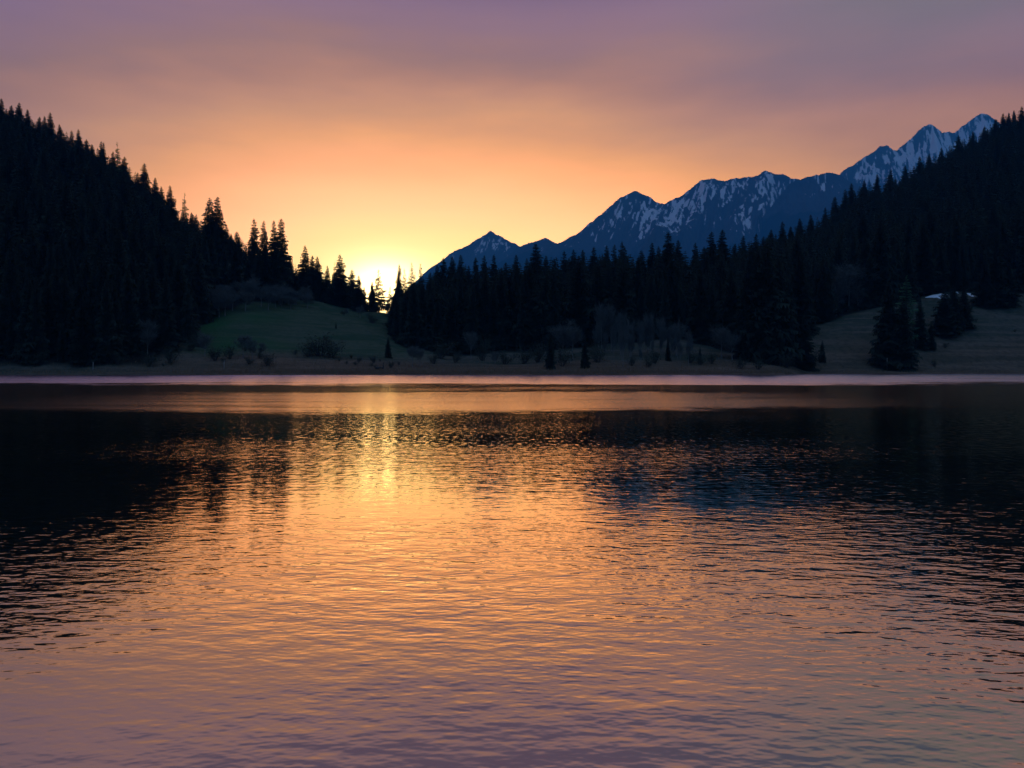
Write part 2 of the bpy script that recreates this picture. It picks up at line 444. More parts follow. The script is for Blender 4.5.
# ------------------------------------------------------------------ mountains
def build_mountain(prof, Yc, foot, seed, snow_bias, wood_row, mat, lean=0.0, slant=1.5):
    Yc *= 1.4; foot *= 1.4
    us = np.arange(prof[0][0], prof[-1][0], 0.7)
    rows = np.interp(us, [p[0] for p in prof], [p[1] for p in prof])
    rows = rows + (1.0 * fbm(us / 9.0, us * 0, seed, 3) + 0.8 * np.abs(vnoise(us / 3.1, us * 0, seed + 3))) * np.clip((300 - rows) / 60, 0.2, 1)
    zc = z_at(Yc, rows)
    t = np.concatenate([np.linspace(0, 1, 260), [1.05, 1.15, 1.3]])      # 0 foot .. 1 crest .. behind
    T, U = np.meshgrid(t, us, indexing='ij')
    ZC = zc[None, :] + 0 * T
    Yw = foot + (Yc - foot) * T
    Xw = (U - CX) / F * Yc * (0.90 + 0.10 * T)
    prof_t = np.where(T <= 1, 0.62 * T + 0.38 * T ** 1.7, 1 - (T - 1) * 2.2)
    Z = ZC * prof_t
    env = np.clip(1 - np.abs(T - 0.55) / 0.5, 0, 1) ** 0.7 * (T < 1)
    env = np.maximum(env, 0.10 * (T > 0.5) * np.clip((1 - T) * 12, 0, 1))
    # spurs and gullies running down from the crest, leaning with the strata
    xr = (Xw + lean * (1 - T) * (Yc - foot)) / 1260.0
    r1 = ridged(xr, T * 0.9 + seed, seed, 6, 0.55)
    r2 = ridged(xr * 3.1 + 0.8 * T, T * 2.4, seed + 5, 5, 0.55)
    relief = (r1 - 0.45) * 0.34 + (r2 - 0.45) * 0.13
    Z = Z + ZC * relief * env
    # nothing in front may stand above the crest line as seen from the lake
    cap = CH + (HY - rows[None, :] - 1.5) * -1 * 0
    rr = HY - F * (Z - CH) / Yw
    lim = rows[None, :] + (1 - np.clip(T, 0, 1)) * 14
    Z = np.where((rr < lim) & (T < 1), z_at(Yw, lim), Z)
    n_t, n_u = T.shape
    v = np.stack([Xw, Yw, Z], -1).reshape(-1, 3)
    i = np.arange((n_t - 1) * n_u).reshape(n_t - 1, n_u)[:, :-1].ravel()
    me = mesh_from('mountain', v, np.stack([i, i + 1, i + n_u + 1, i + n_u], 1), [mat], smooth=True)
    # snow lies along slanting ledges and gullies and in broken fields, more of it higher up
    zs = lambda q: (q - q.mean()) / q.std()
    xr0 = Xw / 1260.0
    l1 = zs(ridged((xr0 - slant * T) * 15.0 + 0.5 * fbm(xr0 * 5, T * 9, seed + 2, 3), T * 3.0, seed + 7, 4, 0.65))
    l2 = zs(ridged((xr0 + 0.35 * T) * 24.0 + 0.5 * fbm(xr0 * 7, T * 14, seed + 4, 3), T * 7.0, seed + 11, 3, 0.65))
    l3 = zs(fbm((xr0 - slant * T) * 1.8, T * 4.2, seed + 19, 3))
    l4 = zs(fbm((xr0 - slant * T) * 46, T * 34.0, seed + 23, 2))
    alt = smooth01((rows[None, :] + 78 - (HY - F * (Z - CH) / Yw)) / 78)
    score = 0.58 * l1 + 0.62 * l2 + 0.22 * l3 + 0.70 * l4 + 1.5 * (alt - 0.62) + snow_bias
    rr = HY - F * (Z - CH) / Yw
    score = score - 2.6 * smooth01((rr - (wood_row - 14)) / 26)
    score = score - 1.1 * smooth01((T - 0.955) / 0.04)          # the crest itself is swept bare
    snow = np.clip(0.5 + 0.30 * (score - 0.85), 0, 1)
    wood = smooth01((rr - wood_row) / 26)
    c = np.stack([snow, wood, 0 * snow, 0 * snow + 1], -1).reshape(-1, 4).astype(np.float32)
    ca = me.color_attributes.new('cover', 'FLOAT_COLOR', 'POINT'); ca.data.foreach_set('color', c.ravel())
    tag(link('mountain', me), kind='structure')


def build_mountains():
    mat = mountain_mat()
    M1 = [(300, 360), (360, 336), (380, 322), (396, 303), (410, 286), (430, 268), (447, 256), (454, 251), (462, 247), (470, 243), (475, 240), (484, 235), (490, 230), (497, 235), (507, 240), (520, 247), (540, 254), (580, 270), (640, 310)]
    M2 = [(440, 300), (500, 262), (520, 246), (530, 241), (545, 238), (552, 241), (558, 243), (575, 234), (590, 222), (605, 210), (620, 197), (630, 192), (636, 190), (645, 195), (655, 200), (665, 204), (680, 196), (695, 184), (703, 180), (712, 178), (725, 180), (735, 177), (745, 178), (752, 176), (758, 174), (765, 170), (775, 174), (785, 175), (795, 178), (805, 181), (830, 192), (870, 218), (920, 255)]
    M4 = [(670, 310), (710, 275), (745, 238), (770, 208), (790, 184), (797, 180), (810, 176), (828, 172), (838, 174), (850, 180), (880, 202), (930, 240)]
    M3 = [(790, 215), (820, 192), (840, 174), (845, 170), (860, 160), (872, 152), (880, 147), (888, 146), (893, 150), (897, 149), (905, 142), (915, 135), (922, 127), (928, 124), (935, 125), (942, 132), (955, 131), (965, 125), (975, 117), (981, 113), (988, 115), (995, 120), (1010, 130), (1040, 150), (1090, 190)]
    build_mountain(M1, 8600, 5600, 3, 0.15, 256, mat, 0.3, 0.8)
    build_mountain(M3, 7900, 5200, 21, 0.6, 190, mat, 0.45, 1.3)
    build_mountain(M2, 7200, 4200, 9, 0.34, 240, mat, 0.45, 1.5)
    build_mountain(M4, 6400, 3600, 33, -0.9, 200, mat, 0.3)


# ------------------------------------------------------------------ trees
def spruce_crown(seed, levels=44, per=9, R=0.155, bare=0.05, sprays=6, droop=0.33, gap=0.0):
    """unit-height spruce crown: whorls of drooping boughs, each a jagged flat spray"""
    r = np.random.default_rng(seed)
    V = []; Fc = []; n = 0
    for i in range(levels):
        t = i / (levels - 1)
        z = bare + (0.985 - bare) * (t ** 0.93)
        L0 = R * ((1 - t) ** 0.74) * (0.95 + 0.13 * math.sin(i * 1.9 + seed)) + 0.013
        m = max(4, int(per * (0.55 + 0.6 * (1 - t))))
        a0 = r.random() * 6.28
        if i % 4 == 0: lump = 0.80 + 0.42 * r.random(6)
        for k in range(m):
            if r.random() < gap: continue
            a = a0 + 6.283 * (k + 0.6 * (r.random() - 0.5)) / m
            L = L0 * lump[int((a % 6.283) / 1.048) % 6] * (0.55 + 0.62 * r.random())
            dz = -droop * L * (1.1 - 0.9 * t)
            ca, sa = math.cos(a), math.sin(a)
            zz = z + (r.random() - 0.5) * 0.012
            # jagged sprays on both sides of the bough
            for s in range(sprays):
                f0 = 0.05 + 0.95 * s / sprays; f1 = min(1.0, f0 + 1.25 / sprays)
                bz = lambda f: zz + dz * f * (0.55 + 0.45 * f) + 0.35 * L * 0.25 * f * f
                w = L * 0.46 * (1.05 - 0.72 * f0) * (0.6 + 0.7 * r.random()) + 0.004
                hang = -(L * 0.20 + 0.006) * (0.4 + r.random())
                p0 = (ca * L * f0, sa * L * f0, bz(f0)); p1 = (ca * L * f1, sa * L * f1, bz(f1))
                fm = f0 + 0.75 * (f1 - f0) + 0.08
                for sd in (-1, 1):
                    q = (ca * L * fm - sa * w * sd, sa * L * fm + ca * w * sd, bz(min(fm, 1)) + hang)
                    V += [p0, p1, q]; Fc.append((n, n + 1, n + 2)); n += 3
    # leader
    V += [(0.006, 0, 0.94), (-0.004, 0.005, 0.94), (0, 0, 1.0), (-0.004, -0.005, 0.94)]
    Fc += [(n, n + 1, n + 2), (n + 1, n + 3, n + 2), (n + 3, n, n + 2)]
    return np.array(V, np.float32), np.array(Fc, np.int32)


def trunk_geo(h, r0, r1, sides=7, wob=0.0, seed=0):
    r = np.random.default_rng(seed); V = []; Fc = []; rings = 6
    for i in range(rings):
        t = i / (rings - 1); rad = r0 * (1 - t) + r1 * t + (r0 * 0.5 * max(0, 0.12 - t) / 0.12)
        ox, oy = wob * math.sin(3 * t + seed), wob * math.cos(2.3 * t + seed) - wob
        for k in range(sides):
            a = 6.2832 * k / sides
            V.append((ox + rad * math.cos(a), oy + rad * math.sin(a), -0.03 + (h + 0.03) * t))
    for i in range(rings - 1):
        for k in range(sides):
            a, b_ = i * sides + k, i * sides + (k + 1) % sides
            Fc.append((a, b_, b_ + sides)); Fc.append((a, b_ + sides, a + sides))
    return np.array(V, np.float32), np.array(Fc, np.int32)


def tube_branch(p0, p1, r0, r1, sides=4):
    p0 = np.array(p0, float); p1 = np.array(p1, float); d = p1 - p0; d /= np.linalg.norm(d) + 1e-9
    a = np.cross(d, (0.3, 0.2, 0.9)); a /= np.linalg.norm(a) + 1e-9; c = np.cross(d, a)
    V = []
    for p, rad in ((p0, r0), (p1, r1)):
        for k in range(sides):
            t = 6.2832 * k / sides; V.append(p + rad * (math.cos(t) * a + math.sin(t) * c))
    Fc = []
    for k in range(sides):
        k2 = (k + 1) % sides; Fc += [(k, k2, k2 + sides), (k, k2 + sides, k + sides)]
    return V, Fc


def bare_tree_geo(seed, nlimb=9, twigs=26, spread=0.34, low=0.25, top=1.0):
    """unit-height leafless broadleaf: trunk+limbs mesh, and a haze of fine twigs as crown"""
    r = np.random.default_rng(seed)
    tv, tf = trunk_geo(0.72, 0.014, 0.004, 6, 0.012, seed); V = tv.tolist(); Fc = tf.tolist()
    CV = []; CF = []
    for i in range(nlimb):
        z0 = low + (0.68 - low) * i / nlimb; a = i * 2.4 + r.random()
        L = spread * (0.6 + 0.6 * r.random()) * (1.05 - 0.35 * i / nlimb)
        up = 0.55 + 0.6 * r.random()
        p0 = np.array([0, 0, z0]); p1 = p0 + L * np.array([math.cos(a) * 0.75, math.sin(a) * 0.75, up])
        p1[2] = min(p1[2], top - 0.04)
        v, f = tube_branch(p0, p1, 0.006, 0.002); n = len(V); V += [tuple(q) for q in v]; Fc += [tuple(np.array(g) + n) for g in f]
        for _ in range(twigs):
            t = 0.25 + 0.8 * r.random(); b0 = p0 + (p1 - p0) * min(t, 1.0)
            d = r.normal(size=3) * np.array([1, 1, 0.7]) + np.array([math.cos(a) * 0.5, math.sin(a) * 0.5, 0.9])
            d /= np.linalg.norm(d); l = 0.07 + 0.14 * r.random(); b1 = b0 + d * l
            sdir = np.cross(d, r.normal(size=3)); sdir /= np.linalg.norm(sdir) + 1e-9; w = 0.0042
            n = len(CV); CV += [tuple(b0 - sdir * w), tuple(b0 + sdir * w), tuple(b1)]; CF.append((n, n + 1, n + 2))
            for _k in range(3):
                m0 = b0 + d * l * (0.3 + 0.6 * r.random()); e = d + r.normal(size=3) * 0.7; e /= np.linalg.norm(e)
                n = len(CV); CV += [tuple(m0 - sdir * w * 0.7), tuple(m0 + sdir * w * 0.7), tuple(m0 + e * l * 0.6)]; CF.append((n, n + 1, n + 2))
    return (np.array(V, np.float32), np.array(Fc, np.int32)), (np.array(CV, np.float32), np.array(CF, np.int32))


def shrub_geo(seed, leaves=700):
    """unit-height many-stemmed bush: stems, and leaf clumps through its volume"""
    r = np.random.default_rng(seed); V = []; Fc = []; CV = []; CF = []
    tips = []
    for i in range(11):
        a = r.random() * 6.28; l = 0.5 + 0.45 * r.random(); s = 0.55 * r.random()
        p1 = (math.cos(a) * s, math.sin(a) * s, l)
        v, f = tube_branch((math.cos(a) * 0.05, math.sin(a) * 0.05, -0.03), p1, 0.018, 0.006); n = len(V); V += [tuple(q) for q in v]; Fc += [tuple(np.array(g) + n) for g in f]
        tips.append(np.array(p1))
    for _ in range(leaves):
        c = tips[r.integers(len(tips))] * (0.35 + 0.7 * r.random()); p = c + r.normal(size=3) * 0.10
        if p[2] < 0.02: continue
        d1 = r.normal(size=3); d1 /= np.linalg.norm(d1); d2 = np.cross(d1, r.normal(size=3)); d2 /= np.linalg.norm(d2) + 1e-9
        s = 0.035 + 0.03 * r.random(); n = len(CV)
        CV += [tuple(p - d2 * s * 0.5), tuple(p + d2 * s * 0.5), tuple(p + d1 * s)]; CF.append((n, n + 1, n + 2))
    return (np.array(V, np.float32), np.array(Fc, np.int32)), (np.array(CV, np.float32), np.array(CF, np.int32))


def build_kinds():
    K = {}
    sp = []
    for i in range(7):
        cv, cf = spruce_crown(100 + i, levels=56 + 4 * (i % 3), per=11, R=0.150 + 0.012 * (i % 4), bare=0.04 + 0.03 * (i % 3 == 2), gap=0.05 + 0.06 * (i % 3), droop=0.34 + 0.08 * (i % 2))
        tv, tf = trunk_geo(0.93, 0.0125, 0.002, 7, 0.004, i)
        crown = mesh_from('spruce_crown', cv, cf, [M_SPRUCE]); trunk = mesh_from('spruce_trunk', tv, tf, [M_BARK], smooth=True)
        both = mesh_from('spruce', np.concatenate([cv, tv]), np.concatenate([cf, tf + len(cv)]), [M_SPRUCE, M_BARK], np.r_[np.zeros(len(cf)), np.ones(len(tf))])
        sp.append((crown, trunk, both))
    for i in range(2):
        cv, cf = spruce_crown(180 + i, levels=38, per=8, R=0.16, bare=0.08, sprays=5, gap=0.24, droop=0.2)
        tv, tf = trunk_geo(0.93, 0.011, 0.002, 7, 0.004, i + 9)
        sp.append((mesh_from('spruce_crown', cv, cf, [M_SPRUCE_THIN]), mesh_from('spruce_trunk', tv, tf, [M_BARK], smooth=True), None))
    K['spruce_tree'] = sp
    la = []
    for i in range(3):
        cv, cf = spruce_crown(300 + i, levels=36, per=8, R=0.14, bare=0.10, sprays=4, gap=0.22, droop=0.05)
        tv, tf = trunk_geo(0.95, 0.012, 0.002, 7, 0.004, i + 20)
        la.append((mesh_from('larch_crown', cv, cf, [M_LARCH]), mesh_from('larch_trunk', tv, tf, [M_BARK], smooth=True), None))
    K['larch_tree'] = la
    ba = []
    for i in range(4):
        (tv, tf), (cv, cf) = bare_tree_geo(400 + i, 11 + i, 64, 0.30 + 0.04 * i, 0.16 + 0.05 * i)
        ba.append((mesh_from('bare_crown', cv, cf, [M_TWIG]), mesh_from('bare_trunk', tv, tf, [M_PALE_BARK], smooth=True), None))
    K['bare_tree'] = ba
    sh = []
    for i in range(4):
        (tv, tf), (cv, cf) = shrub_geo(500 + i)
        sh.append((mesh_from('shrub_foliage', cv, cf, [M_SHRUB]), mesh_from('shrub_stems', tv, tf, [M_BARK]), None))
    K['shrub'] = sh
    return K


CROWN_NAME = {'spruce_tree': 'crown', 'larch_tree': 'crown', 'bare_tree': 'crown', 'shrub': 'foliage'}
STEM_NAME = {'spruce_tree': 'trunk', 'larch_tree': 'trunk', 'bare_tree': 'trunk', 'shrub': 'stems'}
CATEGORY = {'spruce_tree': 'spruce', 'larch_tree': 'larch', 'bare_tree': 'bare tree', 'shrub': 'shrub'}


def plant(kinds, kind, X, Y, h, wid, label, group=None, parts=True, var=None):
    z = float(H(X, Y))
    if kind == 'spruce_tree' and var is None: var = int(rng.integers(7))
    if var is None: var = int(rng.integers(len(kinds[kind])))
    crown, trunk, both = kinds[kind][var]
    rot = float(rng.random() * 6.283)
    if parts or both is None:
        o = link(kind, None, None, (X, Y, z))
        link(CROWN_NAME[kind], crown, o); link(STEM_NAME[kind], trunk, o)
    else:
        o = link(kind, both, None, (X, Y, z))
    o.scale = (h * wid, h * wid, h)
    o.rotation_euler = (float(rng.normal() * 0.012), float(rng.normal() * 0.012), rot)
    tag(o, label, CATEGORY[kind], group)
    return o


# skyline and free-standing spruces: (column, row of the tip, width factor, label)
LEFT_SKY = [
    (1, 98, 1.0, 'spruce tip cut by the picture edge at the very top of the left hill'),
    (11, 105, 1.0, 'first small spruce inside the picture edge along the left hill crest'),
    (19, 102, 1.1, 'taller spruce near the top of the left hill, just inside the picture edge'),
    (28, 109, 1.0, 'spruce just below the tallest tip at the upper end of the left hill crest'),
    (39, 116, 0.9, 'lower left spruce of a stepped trio near the top of the left hill crest'),
    (45, 116, 0.9, 'middle spruce of a stepped trio near the top of the left hill crest'),
    (50, 112, 0.9, 'thin pointed spruce standing out above a stepped trio on the upper left crest'),
    (60, 124, 1.0, 'rounded spruce just downhill of the thin pointed one on the upper left crest'),
    (71, 130, 0.95, 'lower spruce of a pair a third of the way down the left hill crest'),
    (79, 129, 1.0, 'pointed spruce of a pair a third of the way down the left hill crest'),
    (87, 139, 1.0, 'short spruce tucked behind the pointed pair on the left hill crest'),
    (92, 144, 1.0, 'low spruce just uphill of the close twin tips on the left hill crest'),
    (101, 141, 0.8, 'uphill spruce of close twin tips halfway down the left hill crest'),
    (104, 142, 0.8, 'downhill spruce of close twin tips halfway down the left hill crest'),
    (113, 151, 0.9, 'short spruce beside the thin pale larch on the left hill crest'),
    (124, 156, 1.0, 'low spruce just downhill of the thin pale larch on the left hill crest'),
    (137, 172, 1.0, 'short spruce leaning into the uphill side of the full cone on the left crest'),
    (144, 163, 1.25, 'full cone shaped spruce rising alone on the middle of the left hill crest'),
    (155, 177, 0.9, 'narrow spruce downhill of the full cone on the left hill crest'),
    (161, 186, 0.9, 'short spruce between two narrow ones on the lower left hill crest'),
    (170, 185, 1.1, 'broad spruce uphill of the pale thin larch on the lower left crest'),
    (191, 212, 1.0, 'low spruce just downhill of the pale thin larch on the lower left crest'),
    (196, 214, 1.0, 'low spruce at the uphill foot of the great twin spruces'),
    (210, 197, 1.15, 'uphill trunk of the great twin spruces towering over the left hill crest'),
    (216, 196, 1.15, 'downhill trunk of the great twin spruces towering over the left hill crest'),
    (226, 225, 1.0, 'low spruce at the downhill foot of the great twin spruces'),
    (237, 231, 1.15, 'low broad spruce midway between the great twins and the row of four'),
    (254, 218, 1.0, 'uphill end spruce in the row of four tall ones left of the sunrise'),
    (264, 220, 0.85, 'second spruce from the uphill end in the row of four tall ones'),
    (274, 220, 0.85, 'third spruce from the uphill end in the row of four tall ones'),
    (280, 218, 0.95, 'downhill end spruce in the row of four tall ones left of the sunrise'),
    (290, 255, 1.0, 'short spruce at the downhill foot of the row of four tall ones'),
    (305, 245, 1.1, 'pointed spruce midway between the row of four and the sunrise gap'),
    (312, 255, 1.0, 'spruce leaning on the downhill side of the midway pointed one'),
    (318, 256, 1.0, 'blunt spruce in the dip before the last big cone left of the sunrise'),
    (327, 265, 0.9, 'lowest spruce in the dip before the last big cone left of the sunrise'),
    (340, 254, 1.25, 'last big cone shaped spruce left of the bright sunrise gap'),
    (352, 269, 1.1, 'stepping down spruce right beside the last big cone by the sunrise'),
    (359, 275, 1.0, 'spruce on the very lip of the bright sunrise gap'),
    (364, 286, 1.0, 'smallest spruce at the left foot of the bright sunrise gap'),
    (372, 281, 0.9, 'small spruce pressed to the left of the golden spruce in the sunrise gap'),
    (379, 269, 1.15, 'golden rimmed spruce standing alone in the middle of the sunrise gap'),
    (390, 283, 0.75, 'glowing low spruce at the right foot of the sunrise gap'),
    (399, 264, 0.75, 'thin spruce with glowing edges, first one right of the sunrise gap'),
    (405, 268, 0.7, 'short thin spruce between two glowing tips right of the sunrise gap'),
    (412, 262, 0.75, 'thin glowing spruce, middle tip of those right of the sunrise gap'),
    (420, 263, 0.75, 'thin glowing spruce nearest the mountain foot right of the sunrise'),
]
MID_SKY = [
    (430, 272, 1.1, 'low spruce where the mountain foot first rises over the wood'),
    (437, 264, 0.9, 'spruce under the long left slope of the small pointed peak, leftmost there'),
    (444, 257, 1.0, 'broader spruce under the left slope of the small pointed peak'),
    (452, 256, 0.9, 'spruce under the left shoulder of the small pointed peak'),
    (460, 254, 1.0, 'spruce whose tip reaches the left shoulder of the small pointed peak'),
    (468, 265, 0.9, 'short spruce in the dip left of the small pointed peak'),
    (477, 257, 0.9, 'spruce just left of the line below the small pointed peak'),
    (484, 255, 0.9, 'thin spruce just left below the summit of the small pointed peak'),
    (495, 254, 1.0, 'spruce just right below the summit of the small pointed peak'),
    (505, 262, 1.0, 'short spruce under the right slope of the small pointed peak'),
    (517, 254, 1.0, 'spruce under the notch right of the small pointed peak'),
    (526, 258, 0.9, 'spruce close left of the broad one under the low rocky hump'),
    (535, 243, 1.35, 'broad tall spruce standing out under the low rocky hump'),
    (546, 255, 0.9, 'short spruce close right of the broad one under the low rocky hump'),
    (555, 258, 0.9, 'low spruce below the dip between the rocky hump and the big pyramid peak'),
    (564, 250, 1.0, 'spruce under the foot of the big pyramid peak'),
    (573, 249, 1.0, 'blunt spruce under the lower left ridge of the big pyramid peak'),
    (582, 249, 0.9, 'spruce under the left ridge of the big pyramid peak, uphill of the blunt one'),
    (594, 246, 1.1, 'bushy spruce under the middle of the left ridge of the big pyramid peak'),
    (607, 245, 0.85, 'first thin tip of a trio left below the big pyramid summit'),
    (614, 244, 0.8, 'middle thin tip of a trio left below the big pyramid summit'),
    (622, 241, 0.85, 'tallest thin tip of a trio left below the big pyramid summit'),
    (627, 246, 0.8, 'spruce closing the trio of thin tips before the blue window'),
    (641, 250, 1.1, 'spruce at the right edge of the blue window under the big pyramid peak'),
    (651, 242, 1.1, 'layered spruce just right of the blue window in the wood'),
    (660, 246, 0.9, 'spruce filling in between the layered one and the tall dark one'),
    (668, 231, 1.35, 'tall dark spruce under the saddle right of the big pyramid peak'),
    (680, 239, 1.1, 'spruce right of the tall dark one, before the small blue notch'),
    (695, 242, 0.8, 'thin short spruce inside the blue notch between two tall pairs'),
    (704, 246, 0.9, 'short spruce on the left skirt of the tall pair under the broad ridge'),
    (711, 231, 1.15, 'left one of the tall pair under the broad snowy ridge'),
    (722, 229, 1.25, 'right one of the tall pair under the broad snowy ridge'),
    (734, 243, 0.9, 'short spruce right of the tall pair under the broad snowy ridge'),
    (743, 235, 1.0, 'spruce left of the black mass of big spruces near the shore'),
    (755, 233, 1.0, 'spruce above the black mass of big spruces near the shore'),
    (764, 236, 1.0, 'spruce behind the crown of the biggest shoreline spruce'),
    (771, 229, 1.1, 'spruce rising where the wood starts climbing the right hill'),
    (782, 221, 0.9, 'thin tip where the wood starts climbing the right hill'),
    (791, 226, 1.0, 'spruce in the step just above the thin tip on the right hill foot'),
    (800, 218, 1.1, 'broad spruce on the lower flank of the right hill under the blue shoulder'),
]
RIGHT_SKY = [
    (811, 214, 1.1, 'spruce on the right hill edge where the blue shoulder meets it'),
    (826, 207, 1.0, 'spruce low on the right hill edge, left of the steep step'),
    (836, 194, 1.2, 'spruce at the foot of the steep step in the right hill edge'),
    (845, 189, 1.0, 'spruce on top of the steep step in the right hill edge'),
    (851, 183, 1.0, 'pointed tip just above the steep step in the right hill edge'),
    (864, 180, 1.0, 'spruce below the snowy left summit along the right hill edge'),
    (877, 174, 1.0, 'tip in front of the left snowfield along the right hill edge'),
    (891, 169, 1.0, 'tip right below the left snowy summit along the right hill edge'),
    (905, 165, 1.0, 'low tip between the left and middle snowy summits on the right hill'),
    (919, 156, 1.2, 'tip just left below the middle snowy summit on the right hill edge'),
    (930, 153, 1.0, 'low tip straight below the middle snowy summit on the right hill edge'),
    (942, 147, 1.1, 'tip just right below the middle snowy summit on the right hill edge'),
    (959, 135, 1.1, 'tip before the snow dip left of the far right snowy summit'),
    (972, 131, 1.0, 'tip left below the far right snowy summit on the right hill'),
    (984, 126, 1.0, 'tip straight below the far right snowy summit on the right hill'),
    (995, 119, 1.0, 'tip where the far right snowy summit sinks behind the right hill'),
    (1003, 113, 1.1, 'first tip against open sky near the top of the right hill'),
    (1009, 112, 0.9, 'second tip against open sky near the top of the right hill'),
    (1014, 110, 0.9, 'third tip against open sky near the top of the right hill'),
    (1021, 106, 1.0, 'tip cut by the picture edge at the top of the right hill'),
]
# free-standing and wood-edge spruces: (column, row of tip, distance, width, label)
FRONT = [
    (746, 262, 300, 1.05, 'left outer spruce of the black mass beside the lake shore'),
    (757, 250, 297, 1.1, 'left inner giant of the black spruce mass beside the lake shore'),
    (768, 240, 296, 1.15, 'biggest black spruce at the lake shore, in the middle of its mass'),
    (779, 256, 300, 1.05, 'right inner giant of the black spruce mass beside the lake shore'),
    (805, 315, 300, 1.25, 'small dark spruce on the shore at the left edge of the right meadow'),
    (795, 330, 300, 1.1, 'knee high young spruce left of the small dark one by the right meadow'),
    (822, 340, 312, 1.1, 'tiny bushy spruce alone on the left slope of the right meadow'),
    (889, 281, 309, 1.2, 'great dark spruce at the waterline of the right meadow, left of its partner'),
    (903, 296, 306, 1.25, 'wide dark spruce at the waterline of the right meadow, under the green larch'),
    (920, 298, 322, 1.1, 'slender spruce uphill of the great waterline pair on the right meadow'),
    (931, 322, 322, 1.2, 'low young spruce right of the slender one on the right meadow'),
    (944, 288, 336, 1.6, 'left spruce of the dense clump on the right meadow below the snow'),
    (953, 285, 340, 1.6, 'middle spruce of the dense clump on the right meadow below the snow'),
    (963, 287, 344, 1.6, 'right spruce of the dense clump on the right meadow below the snow'),
    (985, 262, 366, 1.6, 'left spruce of the dark group at the top right of the meadow'),
    (996, 255, 368, 1.6, 'middle spruce of the dark group at the top right of the meadow'),
    (1008, 262, 368, 1.6, 'right spruce of the dark group at the top right of the meadow'),
    (550, 333, 268, 1.05, 'small dark spruce alone in the brown reeds below the rocky hump'),
    (585, 334, 270, 0.9, 'small dark spruce in the brown reeds right of the lone one'),
    (388, 337, 296, 1.0, 'short narrow spruce at the meadow foot under the sunrise gap'),
    (700, 346, 288, 0.85, 'young spruce on the pale clearing above the shore'),
    (668, 338, 290, 0.85, 'young spruce among the bare stems left of the pale clearing'),
    (336, 322, 345, 1.0, 'tiny dark spruce alone high on the left meadow below the last big cone'),
]
LARCHES = [
    (118, 142, None, 0.8, 'thin pale larch with a see-through crown, halfway down the left hill crest'),
    (184, 192, None, 0.8, 'pale thin larch with a see-through crown low on the left hill crest'),
    (906, 275, 324, 1.35, 'green topped larch rising behind the great waterline spruces on the right meadow'),
    (335, 262, None, 0.8, 'thin glowing larch just left of the last big cone by the sunrise'),
    (415, 270, None, 0.8, 'thin glowing larch among the tips right of the sunrise gap'),
]
